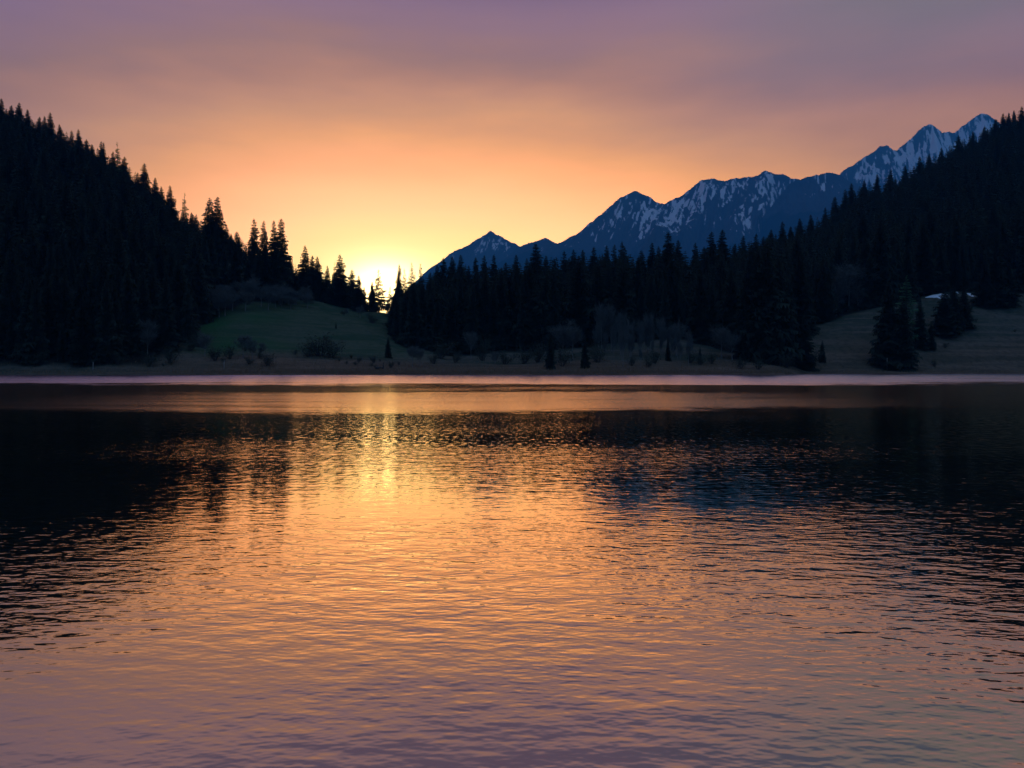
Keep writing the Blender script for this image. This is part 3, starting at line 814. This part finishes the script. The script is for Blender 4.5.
# leafless trees and shrubs: (column, row of top, distance, width, label)
BARE = [
    (30, 200, 470, 1.2, 'pale bare tree high in the dark wood near the left picture edge'),
    (60, 212, 440, 1.2, 'pale bare tree halfway up the left wood, right of the one by the edge'),
    (10, 300, 290, 1.1, 'grey bare tree low at the left picture edge near the shore'),
    (72, 285, 300, 1.0, 'grey bare tree low in the left wood, before the black trunks'),
    (148, 315, 280, 0.9, 'bare tree at the right end of the left shore wood'),
    (167, 300, 305, 0.9, 'bare tree where the left wood meets the green meadow'),
    (218, 255, 440, 1.3, 'uppermost bare tree in the teal thicket above the green meadow'),
    (232, 262, 415, 1.3, 'second bare tree down the teal thicket above the green meadow'),
    (246, 270, 400, 1.3, 'third bare tree down the teal thicket above the green meadow'),
    (258, 276, 388, 1.3, 'bare tree in the middle of the teal thicket above the green meadow'),
    (270, 282, 378, 1.3, 'bare tree below the middle of the teal thicket above the green meadow'),
    (282, 288, 380, 1.2, 'last bare tree but one at the lower end of the teal thicket'),
    (294, 294, 388, 1.2, 'last bare tree at the lower right end of the teal thicket'),
    (205, 330, 285, 1.0, 'bare sapling on the green meadow right of the left wood'),
    (243, 332, 280, 1.0, 'bare tree with forked stems on the lower left meadow'),
    (252, 336, 276, 0.9, 'thin bare tree beside the forked one on the lower left meadow'),
    (262, 340, 280, 0.9, 'small bare tree right of the forked one on the lower left meadow'),
    (360, 305, 380, 1.2, 'bare tree on the upper meadow under the sunrise gap'),
    (346, 308, 380, 1.1, 'bare tree on the upper meadow left of the one under the gap'),
    (412, 345, 272, 0.9, 'bare sapling at the reed edge right of the short narrow spruce'),
    (420, 347, 272, 0.8, 'second bare sapling at the reed edge right of the short narrow spruce'),
    (471, 328, 300, 0.7, 'thin pale stem beside the teal bush at the wood edge'),
    (495, 350, 264, 0.6, 'thin bare sapling alone in the brown reeds below the small peak'),
    (563, 320, 300, 1.2, 'bare tree behind the lone reed spruce, left of the shore stems'),
    (573, 325, 295, 1.1, 'bare tree between the two reed spruces'),
    (602, 302, 315, 0.4, 'tall pale bare tree at the left end of the shore stems'),
    (611, 296, 318, 0.4, 'tallest pale bare tree among the shore stems'),
    (620, 310, 305, 0.4, 'bare tree right of the tallest pale one among the shore stems'),
    (630, 318, 300, 0.4, 'bare tree in the left half of the shore stems'),
    (640, 315, 300, 0.4, 'bare tree in the middle of the shore stems'),
    (650, 312, 302, 0.4, 'bare tree in the right half of the shore stems'),
    (661, 316, 300, 0.4, 'bare tree at the right end of the shore stems'),
    (676, 320, 300, 0.9, 'bare tree above the young spruces by the pale clearing'),
    (722, 326, 300, 1.0, 'bare tree between the pale clearing and the black spruce mass'),
    (732, 330, 296, 1.0, 'bare tree against the left side of the black spruce mass'),
    (848, 262, 372, 1.5, 'round grey bare tree at the wood edge above the right meadow'),
    (836, 275, 366, 1.2, 'smaller grey bare tree left of the round one above the right meadow'),
    (858, 285, 368, 1.1, 'low grey bare tree right of the round one above the right meadow'),
    (805, 245, 470, 1.2, 'pale bare tree in the wood on the lower flank of the right hill'),
    (950, 160, 860, 1.4, 'greenish bare tree high in the right wood below the snowy summits'),
    (975, 166, 850, 1.4, 'greenish bare tree high in the right wood, right of the first one'),
]
SHRUBS = [
    (483, 329, 303, 0.9, 'upright teal bush at the wood edge below the small pointed peak'),
    (538, 342, 292, 1.3, 'wide teal bush left of the lone reed spruce'),
    (524, 348, 292, 1.4, 'low teal bush in the strip of grass below the wood'),
    (505, 350, 290, 1.6, 'low hedge-like bush in the grass strip right of the pale stem'),
    (562, 346, 276, 1.2, 'teal bush between the two reed spruces'),
    (598, 342, 284, 1.3, 'teal bush right of the second reed spruce'),
    (440, 340, 305, 1.5, 'rounded bush at the wood edge right of the sunrise gap'),
    (320, 335, 290, 1.7, 'wide dark bush on the middle of the left meadow'),
    (331, 338, 288, 1.5, 'dark bush joined to the wide one on the left meadow'),
    (309, 341, 286, 1.4, 'lower dark bush at the left of the wide one on the left meadow'),
    (200, 333, 300, 1.4, 'low dark bush on the upper edge of the bright green grass'),
    (190, 338, 292, 1.4, 'dark bush at the left end of the bright green grass'),
    (170, 346, 272, 1.3, 'bush at the foot of the left wood beside the shore'),
    (215, 345, 276, 1.3, 'bush on the shore meadow below the bright green grass'),
    (230, 344, 278, 1.2, 'bush on the shore meadow left of the forked bare tree'),
    (268, 352, 268, 1.2, 'small bush by the shore right of the forked bare tree'),
    (148, 352, 266, 1.2, 'bush under the right end of the left shore wood'),
    (118, 352, 266, 1.3, 'bush at the waterline under the left wood'),
    (40, 352, 264, 1.3, 'bush at the waterline near the left picture edge'),
    (434, 352, 284, 1.2, 'small dark bush on the grass below the rounded wood edge bush'),
    (455, 350, 288, 1.2, 'small dark bush on the grass midway to the upright teal bush'),
    (632, 356, 276, 1.3, 'bush under the left shore stems'),
    (648, 356, 274, 1.3, 'bush under the right shore stems'),
    (786, 352, 286, 1.4, 'bush between the black spruce mass and the right meadow'),
    (812, 350, 306, 1.3, 'bush at the right foot of the small dark shore spruce'),
    (740, 356, 278, 1.2, 'bush at the left foot of the black spruce mass'),
    (758, 357, 277, 1.2, 'bush in front of the black spruce mass'),
    (690, 350, 288, 1.2, 'dark bush at the left side of the pale clearing'),
    (700, 354, 284, 1.2, 'low dark bush in the middle of the pale clearing'),
    (655, 350, 284, 1.2, 'dark bush among the bare stems left of the pale clearing'),
    (712, 352, 286, 1.2, 'bush on the pale clearing beside the young spruces'),
    (933, 340, 326, 1.3, 'low bush below the dense clump on the right meadow'),
    (945, 342, 324, 1.2, 'low bush right below the dense clump on the right meadow'),
    (1015, 332, 342, 1.5, 'low bush on the right meadow near the picture edge'),
    (935, 359, 309, 1.0, 'tiny bush by the water right of the great meadow spruces'),
    (344, 310, 386, 1.4, 'bush under the last big cone at the top of the left meadow'),
    (372, 312, 372, 1.4, 'bush at the saddle under the sunrise gap'),
]


def place(col, tip, Y):
    X = x_at(Y, col); zt = z_at(Y, tip); return X, zt - float(H(X, Y))


def build_trees():
    K = build_kinds()
    count = 0
    taken = []; clear = []
    # --- skyline and free-standing spruces
    for lst, grp in ((LEFT_SKY, 'spruces along the left hill skyline'), (MID_SKY, 'spruces along the middle wood skyline'), (RIGHT_SKY, 'spruces along the right hill skyline')):
        for c, r, w, lab in lst:
            Y = float(np.interp(c, CREST_U, CREST_Y)) + rng.uniform(-10, 4)
            X, h = place(c, r, Y)
            h0 = h
            # keep a believable height: step the tree up or down the slope until it fits
            for _ in range(7):
                if 13 <= h <= 34: break
                Y += 4 if h < 13 else 0
                Y -= 4 if h > 34 else 0
                X, h = place(c, r, Y)
            h = min(h, 42)
            px = h * F / Y
            plant(K, 'spruce_tree', X, Y, h, w * (1.18 if h < 30 else 1.05), lab, grp, parts=px > 26, var=(7 + int(c) % 2) if 366 < c < 428 and int(c) not in (399, 372) else None)
            taken.append((X, Y, h, 1)); count += 1
    for c, r, Y, w, lab in FRONT:
        X, h = place(c, r, Y); plant(K, 'spruce_tree', X, Y, h, w, lab, 'spruces standing clear of the woods', var=[0, 1, 3, 4][count % 4]); taken.append((X, Y, h, 1)); count += 1
    for c, r, Y, w, lab in LARCHES:
        Y = Y or float(np.interp(c, CREST_U, CREST_Y)) - 3
        X, h = place(c, r, Y)
        plant(K, 'larch_tree', X, Y, h, w, lab, 'larches'); taken.append((X, Y, h, 1))
    for kind, lst, grp in (('bare_tree', BARE, 'leafless trees'), ('shrub', SHRUBS, 'shrubs')):
        for c, r, Y, w, lab in lst:
            X, h = place(c, r, Y)
            if kind == 'bare_tree':
                h = min(max(h, 4), 24)
            else:
                h = min(max(h, 1.2), 9)
            plant(K, kind, X, Y, h, w, lab, grp)
            if kind == 'bare_tree': clear.append((X, Y, h))
    for q in range(60):
        c = rng.uniform(205, 308); Y = float(np.interp(c, [205, 255, 308], [332, 350, 380]) + rng.uniform(0, 60)); X = x_at(Y, c)
        plant(K, 'bare_tree', X, Y, float(rng.uniform(6, 11)), float(rng.uniform(1.1, 1.6)), 'teal grey bare tree crowded into the thicket above the green meadow', 'bare trees crowded in the thicket')
    for q in range(22):
        c = rng.uniform(150, 400); Y = float(rng.uniform(266, 296)); X = x_at(Y, c)
        plant(K, 'shrub', X, Y, float(rng.uniform(1.0, 2.8)), float(rng.uniform(1.0, 1.7)), 'low bush scattered over the lower left meadow behind the reeds', 'low bushes on the lower left meadow')
    for q in range(34):
        c = rng.uniform(590, 700); Y = float(rng.uniform(272, 322)); X = x_at(Y, c)
        plant(K, 'bare_tree', X, Y, float(rng.uniform(7, 15)), float(rng.uniform(0.25, 0.42)), 'thin bare sapling crowded among the pale stems at the lake shore', 'thin saplings at the shore')
    print('hero spruces', count)

    # --- the woods: a jittered stand, tops kept under the skyline the photo shows
    cand = []
    for (y0, y1, s) in ((255, 430, 6.2), (430, 700, 7.5), (700, 1060, 9.0)):
        for yy in np.arange(y0, y1, s):
            n = int(2 * 0.80 * yy / s)
            xx = np.linspace(-0.80 * yy, 0.80 * yy, n) + rng.uniform(-0.42, 0.42, n) * s
            cand.append(np.stack([xx, yy + rng.uniform(-0.42, 0.42, n) * s], 1))
    P = np.concatenate(cand)
    u = col_of(P[:, 0], P[:, 1])
    crest = np.interp(u, CREST_U, CREST_Y)
    keep = forest(u, P[:, 1]) & (P[:, 1] < crest + 55)
    # the teal thicket above the green meadow and a few glades stay thin
    thick = (u > 205) & (u < 305) & (P[:, 1] < np.interp(u, [205, 305], [430, 400])) & (rng.random(len(P)) < 0.75)
    keep &= ~thick
    keep &= ~((u > 366) & (u < 392))
    for x_, y_, h_ in clear:
        keep &= ~((np.abs(P[:, 0] - x_) < 0.30 * h_) & (P[:, 1] < y_ + 3) & (P[:, 1] > y_ - 20))
    P = P[keep]; u = u[keep]
    z = H(P[:, 0], P[:, 1])
    h = rng.normal(22.5, 5.5, len(P)); h = np.clip(h, 10, 34)
    h *= np.interp(u, [-500, 400, 430, 740, 800, 1700], [1.14, 1.1, 1.22, 1.22, 1.18, 1.18])
    sky = np.interp(u, SKY_U, SKY_R) - np.interp(u, [0, 190, 250, 380, 400, 780, 830, 1024], [6, 6, 2, 0, 4, 5, 5, 5]) + rng.exponential(3.6, len(P))
    hcap = z_at(P[:, 1], sky) - z
    h = np.minimum(h, hcap)
    ok = h > 6.5
    P, u, z, h = P[ok], u[ok], z[ok], h[ok]
    w = rng.uniform(0.75, 1.4, len(P))
    # which of them show largest in the photo: a coarse depth pass over cone outlines
    W2, H2 = 1024, 400
    buf = np.zeros((H2, W2), bool)
    T = [(x_, y_, h_, float(H(x_, y_)), 1.1, -1) for x_, y_, h_, _ in taken] + [(P[i, 0], P[i, 1], h[i], z[i], w[i], i) for i in range(len(P))]
    T.sort(key=lambda q: q[1])
    vis = np.zeros(len(P), int)
    for x_, y_, h_, z_, w_, i in T:
        c = col_of(x_, y_); rt = row_of(z_ + h_, y_); rb = row_of(z_, y_); hw = 0.15 * w_ * h_ * F / y_
        c0, c1 = int(max(0, math.floor(c - hw))), int(min(W2 - 1, math.ceil(c + hw)))
        if c1 < 0 or c0 > W2 - 1 or c1 < c0: continue
        cols = np.arange(c0, c1 + 1)
        tops = rt + np.abs(cols - c) / max(hw, 0.5) * (rb - rt)
        n = 0
        for cc, tt in zip(cols, tops):
            a, b_ = int(max(0, round(tt))), int(min(H2 - 1, round(rb)))
            if b_ > a:
                seg = buf[a:b_, cc]; n += int((~seg).sum()); seg[:] = True
        if i >= 0: vis[i] = n
    order = np.argsort(-vis)
    n_ind = 298 - count
    pick = [i for i in order[:n_ind] if vis[i] > 0]
    pset = set(int(i) for i in pick)
    for i in pick:
        uu = u[i]
        if uu < 205: lab, grp = 'black spruce packed in the steep wood on the left hillside', 'spruces packed in the left hillside wood'
        elif uu < 392: lab, grp = 'dark spruce in the belt of wood between the left meadow and the sky', 'spruces above the left meadow'
        elif uu < 735: lab, grp = 'dark spruce packed in the middle wood behind the reeds', 'spruces packed in the middle wood'
        else: lab, grp = 'black spruce packed in the wood on the right hillside', 'spruces packed in the right hillside wood'
        plant(K, 'spruce_tree', float(P[i, 0]), float(P[i, 1]), float(h[i]), float(w[i]), lab, grp, parts=h[i] * F / P[i, 1] > 26)
    rest = np.array([i for i in range(len(P)) if i not in pset])
    print('forest stand', len(P), 'individual', len(pick), 'rest', len(rest))
    # --- all the others: one far mass
    protos = []
    for i in range(5):
        protos.append(spruce_crown(700 + i, levels=22, per=9, R=0.16 + 0.012 * (i % 3), bare=0.06, sprays=2, gap=0.04, droop=0.3))
    Vs = []; Fs = []; off = 0
    kind = rng.integers(0, 5, len(rest)); rot = rng.random(len(rest)) * 6.283
    for k in range(5):
        v, f = protos[k]; idx = rest[kind == k]
        if len(idx) == 0: continue
        a = rot[kind == k][:, None]; hh = h[idx][:, None]; ww = (w[idx] * 1.05)[:, None]
        x0 = v[:, 0][None]; y0 = v[:, 1][None]
        xx = (x0 * np.cos(a) - y0 * np.sin(a)) * hh * ww + P[idx, 0][:, None]
        yy = (x0 * np.sin(a) + y0 * np.cos(a)) * hh * ww + P[idx, 1][:, None]
        zz = v[:, 2][None] * hh + z[idx][:, None]
        Vs.append(np.stack([xx, yy, zz], -1).reshape(-1, 3))
        Fs.append((f[None] + (np.arange(len(idx)) * len(v))[:, None, None]).reshape(-1, 3) + off); off += len(idx) * len(v)
    me = mesh_from('forest', np.concatenate(Vs), np.concatenate(Fs), [M_SPRUCE])
    tag(link('forest', me), kind='stuff')


# ------------------------------------------------------------------ small things
def build_reeds():
    n = 26000
    u = rng.uniform(-60, 1080, n); d = rng.exponential(14, n) + rng.uniform(-0.6, 1.0, n)
    dens = np.interp(u, [0, 150, 260, 740, 830, 1080], [0.25, 0.4, 1, 0.8, 0.35, 0.3])
    k = (rng.random(n) < dens) & (d < 60); u, d = u[k], d[k]; n = len(u)
    Y = shore(u) + d; X = x_at(Y, u); Z = H(X, Y) - 0.05
    h = rng.uniform(0.5, 1.5, n) * np.interp(d, [0, 10, 60], [1.15, 1.0, 0.5]) * np.interp(u, [0, 200, 300, 720, 820], [0.7, 0.8, 1, 0.9, 0.55])
    V = []; a = rng.random(n) * 6.283; w = rng.uniform(0.03, 0.10, n); lx = rng.normal(0, 0.22, n) * h; ly = rng.normal(0, 0.22, n) * h
    p0 = np.stack([X - np.cos(a) * w, Y - np.sin(a) * w, Z], 1); p1 = np.stack([X + np.cos(a) * w, Y + np.sin(a) * w, Z], 1)
    p2 = np.stack([X + lx, Y + ly, Z + h], 1)
    v = np.stack([p0, p1, p2], 1).reshape(-1, 3)
    tag(link('reeds', mesh_from('reeds', v, np.arange(3 * n).reshape(n, 3), [M_REED])), kind='stuff')


def bm_tube(bm, p0, p1, r0, r1, seg=8):
    v, f = tube_branch(p0, p1, r0, r1, seg)
    vs = [bm.verts.new(tuple(q)) for q in v]
    for g in f: bm.faces.new([vs[i] for i in g])
    bm.faces.new(vs[:seg][::-1]); bm.faces.new(vs[seg:])


def bm_obj(name, bm, mat, parent=None, loc=(0, 0, 0), smooth=True):
    me = bpy.data.meshes.new(name); bmesh.ops.recalc_face_normals(bm, faces=bm.faces[:]); bm.to_mesh(me); bm.free()
    me.materials.append(mat); me.polygons.foreach_set('use_smooth', np.full(len(me.polygons), smooth))
    return link(name, me, parent, loc)


def build_small():
    # fallen log with an upright stub in the reeds below the sunrise gap
    Y = 263.0; X = x_at(Y, 380); z = float(H(X, Y)) + 0.25
    t = link('fallen_log', None, None, (X, Y, z)); tag(t, 'dark fallen log with an upright stub in the reeds below the sunrise gap', 'log')
    bm = bmesh.new(); bm_tube(bm, (-1.5, 0, 0.15), (0.3, 0.1, 0.35), 0.42, 0.36); bm_tube(bm, (0.3, 0.1, 0.35), (1.3, 0.0, 0.2), 0.36, 0.30)
    bm_tube(bm, (-0.7, 0, 0.4), (-1.0, 0.2, 1.1), 0.12, 0.05); bm_tube(bm, (0.0, 0, 0.5), (0.15, 0.2, 1.0), 0.14, 0.06)
    bm_obj('stem', bm, M_WOOD, t)
    bm = bmesh.new(); bm_tube(bm, (1.1, 0, 0.1), (1.15, 0.05, 1.7), 0.24, 0.17); bm_tube(bm, (1.15, 0.05, 1.6), (1.05, 0.05, 2.15), 0.17, 0.06)
    bm_obj('stub', bm, M_WOOD, t)
    # drifting log near the far left shore
    Y = 214.0; X = x_at(Y, 103)
    bm = bmesh.new(); bm_tube(bm, (-1.1, 0, 0.02), (0.6, 0.05, 0.06), 0.16, 0.2); bm_tube(bm, (0.6, 0.05, 0.06), (1.15, 0.0, 0.10), 0.2, 0.09); bm_tube(bm, (0.2, 0.0, 0.1), (0.45, 0.1, 0.42), 0.06, 0.03)
    o = bm_obj('floating_log', bm, M_WOOD, None, (X, Y, 0.0)); tag(o, 'dark log drifting on the pale water near the far left shore', 'log')
    # pale marker posts
    for c, Y, h, lab in ((887, 303.6, 4.6, 'thin pale post at the waterline in front of the great meadow spruces'),
                         (224, 262.0, 3.0, 'thin pale post on the shore below the bright green grass'),
                         (93, 260.0, 2.6, 'thin pale post on the shore under the dark left wood')):
        X = x_at(Y, c); z = float(H(X, Y))
        t = link('marker_post', None, None, (X, Y, z)); tag(t, lab, 'post', 'pale posts along the far shore')
        bm = bmesh.new(); bm_tube(bm, (0, 0, -0.4), (0.05, 0, h), 0.09, 0.075); bm_obj('post_shaft', bm, M_POST, t)
        bm = bmesh.new(); bm_tube(bm, (0.05, 0, h), (0.05, 0, h + 0.14), 0.11, 0.04); bm_obj('post_cap', bm, M_POST, t)
    # two lingering snow patches along the top of the right meadow
    ms = snow_mat()
    for c, Y, lx, ly, sd in ((939, 378, 5.6, 3.0, 1), (975, 380, 3.4, 3.2, 2), (957, 381, 0.8, 1.0, 3), (1001, 382, 1.0, 0.9, 4)):
        X = x_at(Y, c); n = 40; V = []; Fc = []
        rr = np.random.default_rng(sd); ph = rr.random(6) * 6.28
        for ring in range(6):
            for k in range(n):
                a = 6.2832 * k / n
                m = ring / 5 * (1 + 0.22 * math.sin(2 * a + ph[0]) + 0.16 * math.sin(3 * a + ph[1]) + 0.10 * math.sin(7 * a + ph[2]))
                x = X + math.cos(a) * lx * m; y = Y + math.sin(a) * ly * m + 0.25 * math.cos(a) * lx * m * (1 if c < 950 else 0)
                V.append((x, y, float(H(x, y)) + 0.55 * (1 - (ring / 5) ** 2) - 0.04))
        for ring in range(5):
            for k in range(n):
                a, b_ = ring * n + k, ring * n + (k + 1) % n; Fc.append((a, b_, b_ + n, a + n))
        me = mesh_from('snow', V, Fc, [ms], smooth=True)
        tag(link('snow', me), kind='stuff')


# ------------------------------------------------------------------ sky, air, sun, camera
SUN_AZ = math.atan2((385 - CX) / F, 1.0)       # from +Y toward +X
SUN_EL = math.radians(3.3)


def s2l(c):
    return tuple(((v / 255) / 12.92 if v <= 10 else (((v / 255) + 0.055) / 1.055) ** 2.4) for v in c)


def build_world():
    w = bpy.data.worlds.new('World'); scene.world = w; w.use_nodes = True
    t = w.node_tree; t.nodes.clear(); b = N(t)
    out = b.new('ShaderNodeOutputWorld'); bg = b.new('ShaderNodeBackground')
    tc = b.new('ShaderNodeTexCoord'); d = tc.outputs['Generated']
    sp = b.new('ShaderNodeSeparateXYZ'); b.l.new(d, sp.inputs[0])
    x, y, z = sp.outputs
    deg = 180 / math.pi
    el = b.math('MULTIPLY', b.math('ARCSINE', z), deg)
    az = b.math('MULTIPLY', b.math('ARCTAN2', x, y), deg)
    da = b.math('SUBTRACT', az, math.degrees(SUN_AZ))
    de = b.math('SUBTRACT', el, 6.2)
    # thin streaky high cloud bends the bands a little
    mp = b.new('ShaderNodeMapping'); mp.inputs['Scale'].default_value = (1.2, 1.2, 5.0); b.l.new(d, mp.inputs[0])
    cn = b.noise(mp.outputs[0], 1.6, 6, rough=0.55)
    mp2 = b.new('ShaderNodeMapping'); mp2.inputs['Scale'].default_value = (1.0, 1.0, 7.0); mp2.inputs['Rotation'].default_value = (0, math.radians(12), 0); b.l.new(d, mp2.inputs[0])
    cn2 = b.noise(mp2.outputs[0], 2.6, 7, rough=0.6)
    r = b.math('SQRT', b.math('ADD', b.math('POWER', b.math('ABSOLUTE', de), 2.0), b.math('POWER', b.math('MULTIPLY', da, b.maprange(da, -6, 8, 0.47, 0.285)), 2.0)))
    r = b.math('ADD', r, b.math('MULTIPLY', b.math('MULTIPLY', b.math('SUBTRACT', cn, 0.5), 7.5), b.maprange(r, 2, 14)))
    k = 90.0
    st = [(0, (255, 250, 190)), (1.5, (255, 246, 178)), (3.2, (255, 235, 164)), (4.9, (254, 219, 158)), (6.0, (255, 208, 150)), (7.4, (255, 191, 136)), (8.4, (252, 179, 126)), (9.2, (240, 170, 120)),
          (10.2, (224, 161, 120)), (11.5, (207, 153, 121)), (12.8, (194, 144, 121)), (14.6, (174, 131, 118)), (16, (155, 122, 120)), (17.3, (146, 118, 129)), (18.8, (139, 115, 136)), (21.5, (122, 106, 132)), (24.5, (106, 98, 124)), (28, (98, 94, 120)), (36, (94, 98, 124)), (48, (100, 114, 142)), (62, (122, 146, 186)), (90, (110, 144, 192))]

    def seen_through_air(p, q):
        e = math.radians(min(p + 6.2, 90)); t_ = math.exp(-HAZE_DENSITY * min(13500 / math.cos(min(e, 1.3)), 3800 / math.sin(e)))
        return tuple(max(0.02, (v * k_ - a * (1 - t_) * 0.165) / t_) * SKY_SCALE for v, a, k_ in zip(s2l(q), HAZE_COLOR, (1 + 0.45 * float(np.clip((8.8 - p) / 3.6, 0, 1)), 1 + 0.12 * float(np.clip((4 - p) / 3.0, 0, 1)), 1)))
    c = b.ramp(b.math('DIVIDE', r, k), [(p / k, seen_through_air(p, q)) for p, q in st])
    # cooler grey cloud high on the right
    c = b.mix(b.math('MULTIPLY', b.math('MULTIPLY', b.maprange(el, 14, 20), b.maprange(az, 2, 24)), 0.45), c, seen_through_air(15, (142, 124, 146)) + (1,))
    gm = b.math('MULTIPLY', b.maprange(b.math('ADD', el, b.math('MULTIPLY', b.math('SUBTRACT', cn, 0.5), 7.0)), 16, 23.5), b.maprange(az, 8, 30))
    c = b.mix(b.math('MULTIPLY', gm, 0.85), c, seen_through_air(20, (113, 116, 121)) + (1,))
    c = b.mix(b.math('MULTIPLY', b.maprange(el, 23.5, 28), b.maprange(el, 62, 44)), c, b.mix(b.maprange(az, 0, 30), seen_through_air(26, (98, 86, 118)) + (1,), seen_through_air(26, (78, 88, 116)) + (1,)))
    streak = b.math('ADD', 1.0, b.math('MULTIPLY', b.math('SUBTRACT', cn2, 0.5), 0.24))
    c = b.vmath('SCALE', c, streak)
    # the sky opposite the sunrise is dusky blue
    back = b.maprange(b.math('ABSOLUTE', da), 70, 150)
    c = b.mix(b.math('MULTIPLY', back, 0.9), c, tuple(v * SKY_SCALE * 1.45 for v in s2l((94, 140, 192))) + (1,))
    # burning core of the sunrise behind the gap
    core = b.math('SQRT', b.math('ADD', b.math('POWER', b.math('ABSOLUTE', b.math('SUBTRACT', el, 5.6)), 2.0), b.math('POWER', b.math('MULTIPLY', da, 0.62), 2.0)))
    g1 = b.math('MULTIPLY', b.math('EXPONENT', b.math('MULTIPLY', b.math('POWER', core, 2.0), -0.42)), 13.0 * SKY_SCALE)
    g2 = b.math('MULTIPLY', b.math('EXPONENT', b.math('MULTIPLY', core, -0.36)), 0.5 * SKY_SCALE)
    glow = b.mix(1.0, b.vmath('SCALE', (1.0, 0.72, 0.34), g1), b.vmath('SCALE', (1.0, 0.55, 0.19), g2), 'ADD')
    c = b.mix(1.0, c, glow, 'ADD')
    bg.inputs['Strength'].default_value = 1.0 / SKY_SCALE
    b.l.new(c, bg.inputs['Color'])
    sky = b.new('ShaderNodeTexSky', sky_type='NISHITA', sun_disc=False)
    sky.sun_elevation = SUN_EL; sky.sun_rotation = SUN_AZ; sky.air_density = 1.2; sky.dust_density = 1.5; sky.ozone_density = 3.0; sky.altitude = 900
    bg2 = b.new('ShaderNodeBackground'); bg2.inputs['Strength'].default_value = SKY_STRENGTH; b.l.new(sky.outputs[0], bg2.inputs['Color'])
    add = b.new('ShaderNodeAddShader'); b.l.new(bg.outputs[0], add.inputs[0]); b.l.new(bg2.outputs[0], add.inputs[1])
    b.l.new(add.outputs[0], out.inputs['Surface'])


SKY_STRENGTH = 0.01
SKY_SCALE = 0.4
HAZE_DENSITY = 1.0e-4
HAZE_COLOR = (0.05, 0.44, 1.0)


def build_haze():
    bm = bmesh.new(); bmesh.ops.create_cube(bm, size=1.0)
    bmesh.ops.scale(bm, vec=(27000, 27000, 3803), verts=bm.verts)
    bmesh.ops.translate(bm, vec=(0, 0, 3803 / 2 - 3.6), verts=bm.verts)
    m, b, out = new_mat('blue_dawn_air')
    v = b.new('ShaderNodeVolumePrincipled')
    v.inputs['Color'].default_value = HAZE_COLOR + (1,); v.inputs['Density'].default_value = HAZE_DENSITY; v.inputs['Anisotropy'].default_value = 0.0
    b.l.new(v.outputs[0], out.inputs['Volume'])
    tag(bm_obj('haze', bm, m, smooth=False), kind='stuff')


def build_sun():
    L = bpy.data.lights.new('sun', 'SUN'); L.energy = 1.2; L.angle = math.radians(0.6); L.color = (1.0, 0.72, 0.42)
    o = bpy.data.objects.new('sun', L); COL.objects.link(o)
    dirv = Vector((math.sin(SUN_AZ) * math.cos(SUN_EL), math.cos(SUN_AZ) * math.cos(SUN_EL), math.sin(SUN_EL)))
    o.rotation_euler = (-dirv).to_track_quat('-Z', 'Y').to_euler(); o.location = (-100, 500, 300)


def build_camera():
    cam = bpy.data.cameras.new('camera'); cam.sensor_width = 36; cam.lens = F / 1024 * 36
    cam.clip_start = 0.1; cam.clip_end = 40000
    cam.shift_y = (HY - 384) / 1024.0
    o = bpy.data.objects.new('camera', cam); COL.objects.link(o)
    o.location = (0, 0, CH); o.rotation_euler = (math.radians(90), 0, 0)
    scene.camera = o


build_ground(); build_water(); build_mountains(); build_trees(); build_reeds(); build_small()
build_world(); build_haze(); build_sun(); build_camera()
scene.render.engine = 'CYCLES'
scene.view_settings.view_transform = 'Standard'; scene.view_settings.look = 'None'
scene.view_settings.exposure = 0; scene.view_settings.gamma = 1; scene.view_settings.use_curve_mapping = False
cy = scene.cycles
cy.max_bounces = 5; cy.diffuse_bounces = 2; cy.glossy_bounces = 3; cy.transmission_bounces = 2; cy.volume_bounces = 0
cy.use_denoising = True; cy.caustics_reflective = False; cy.caustics_refractive = False
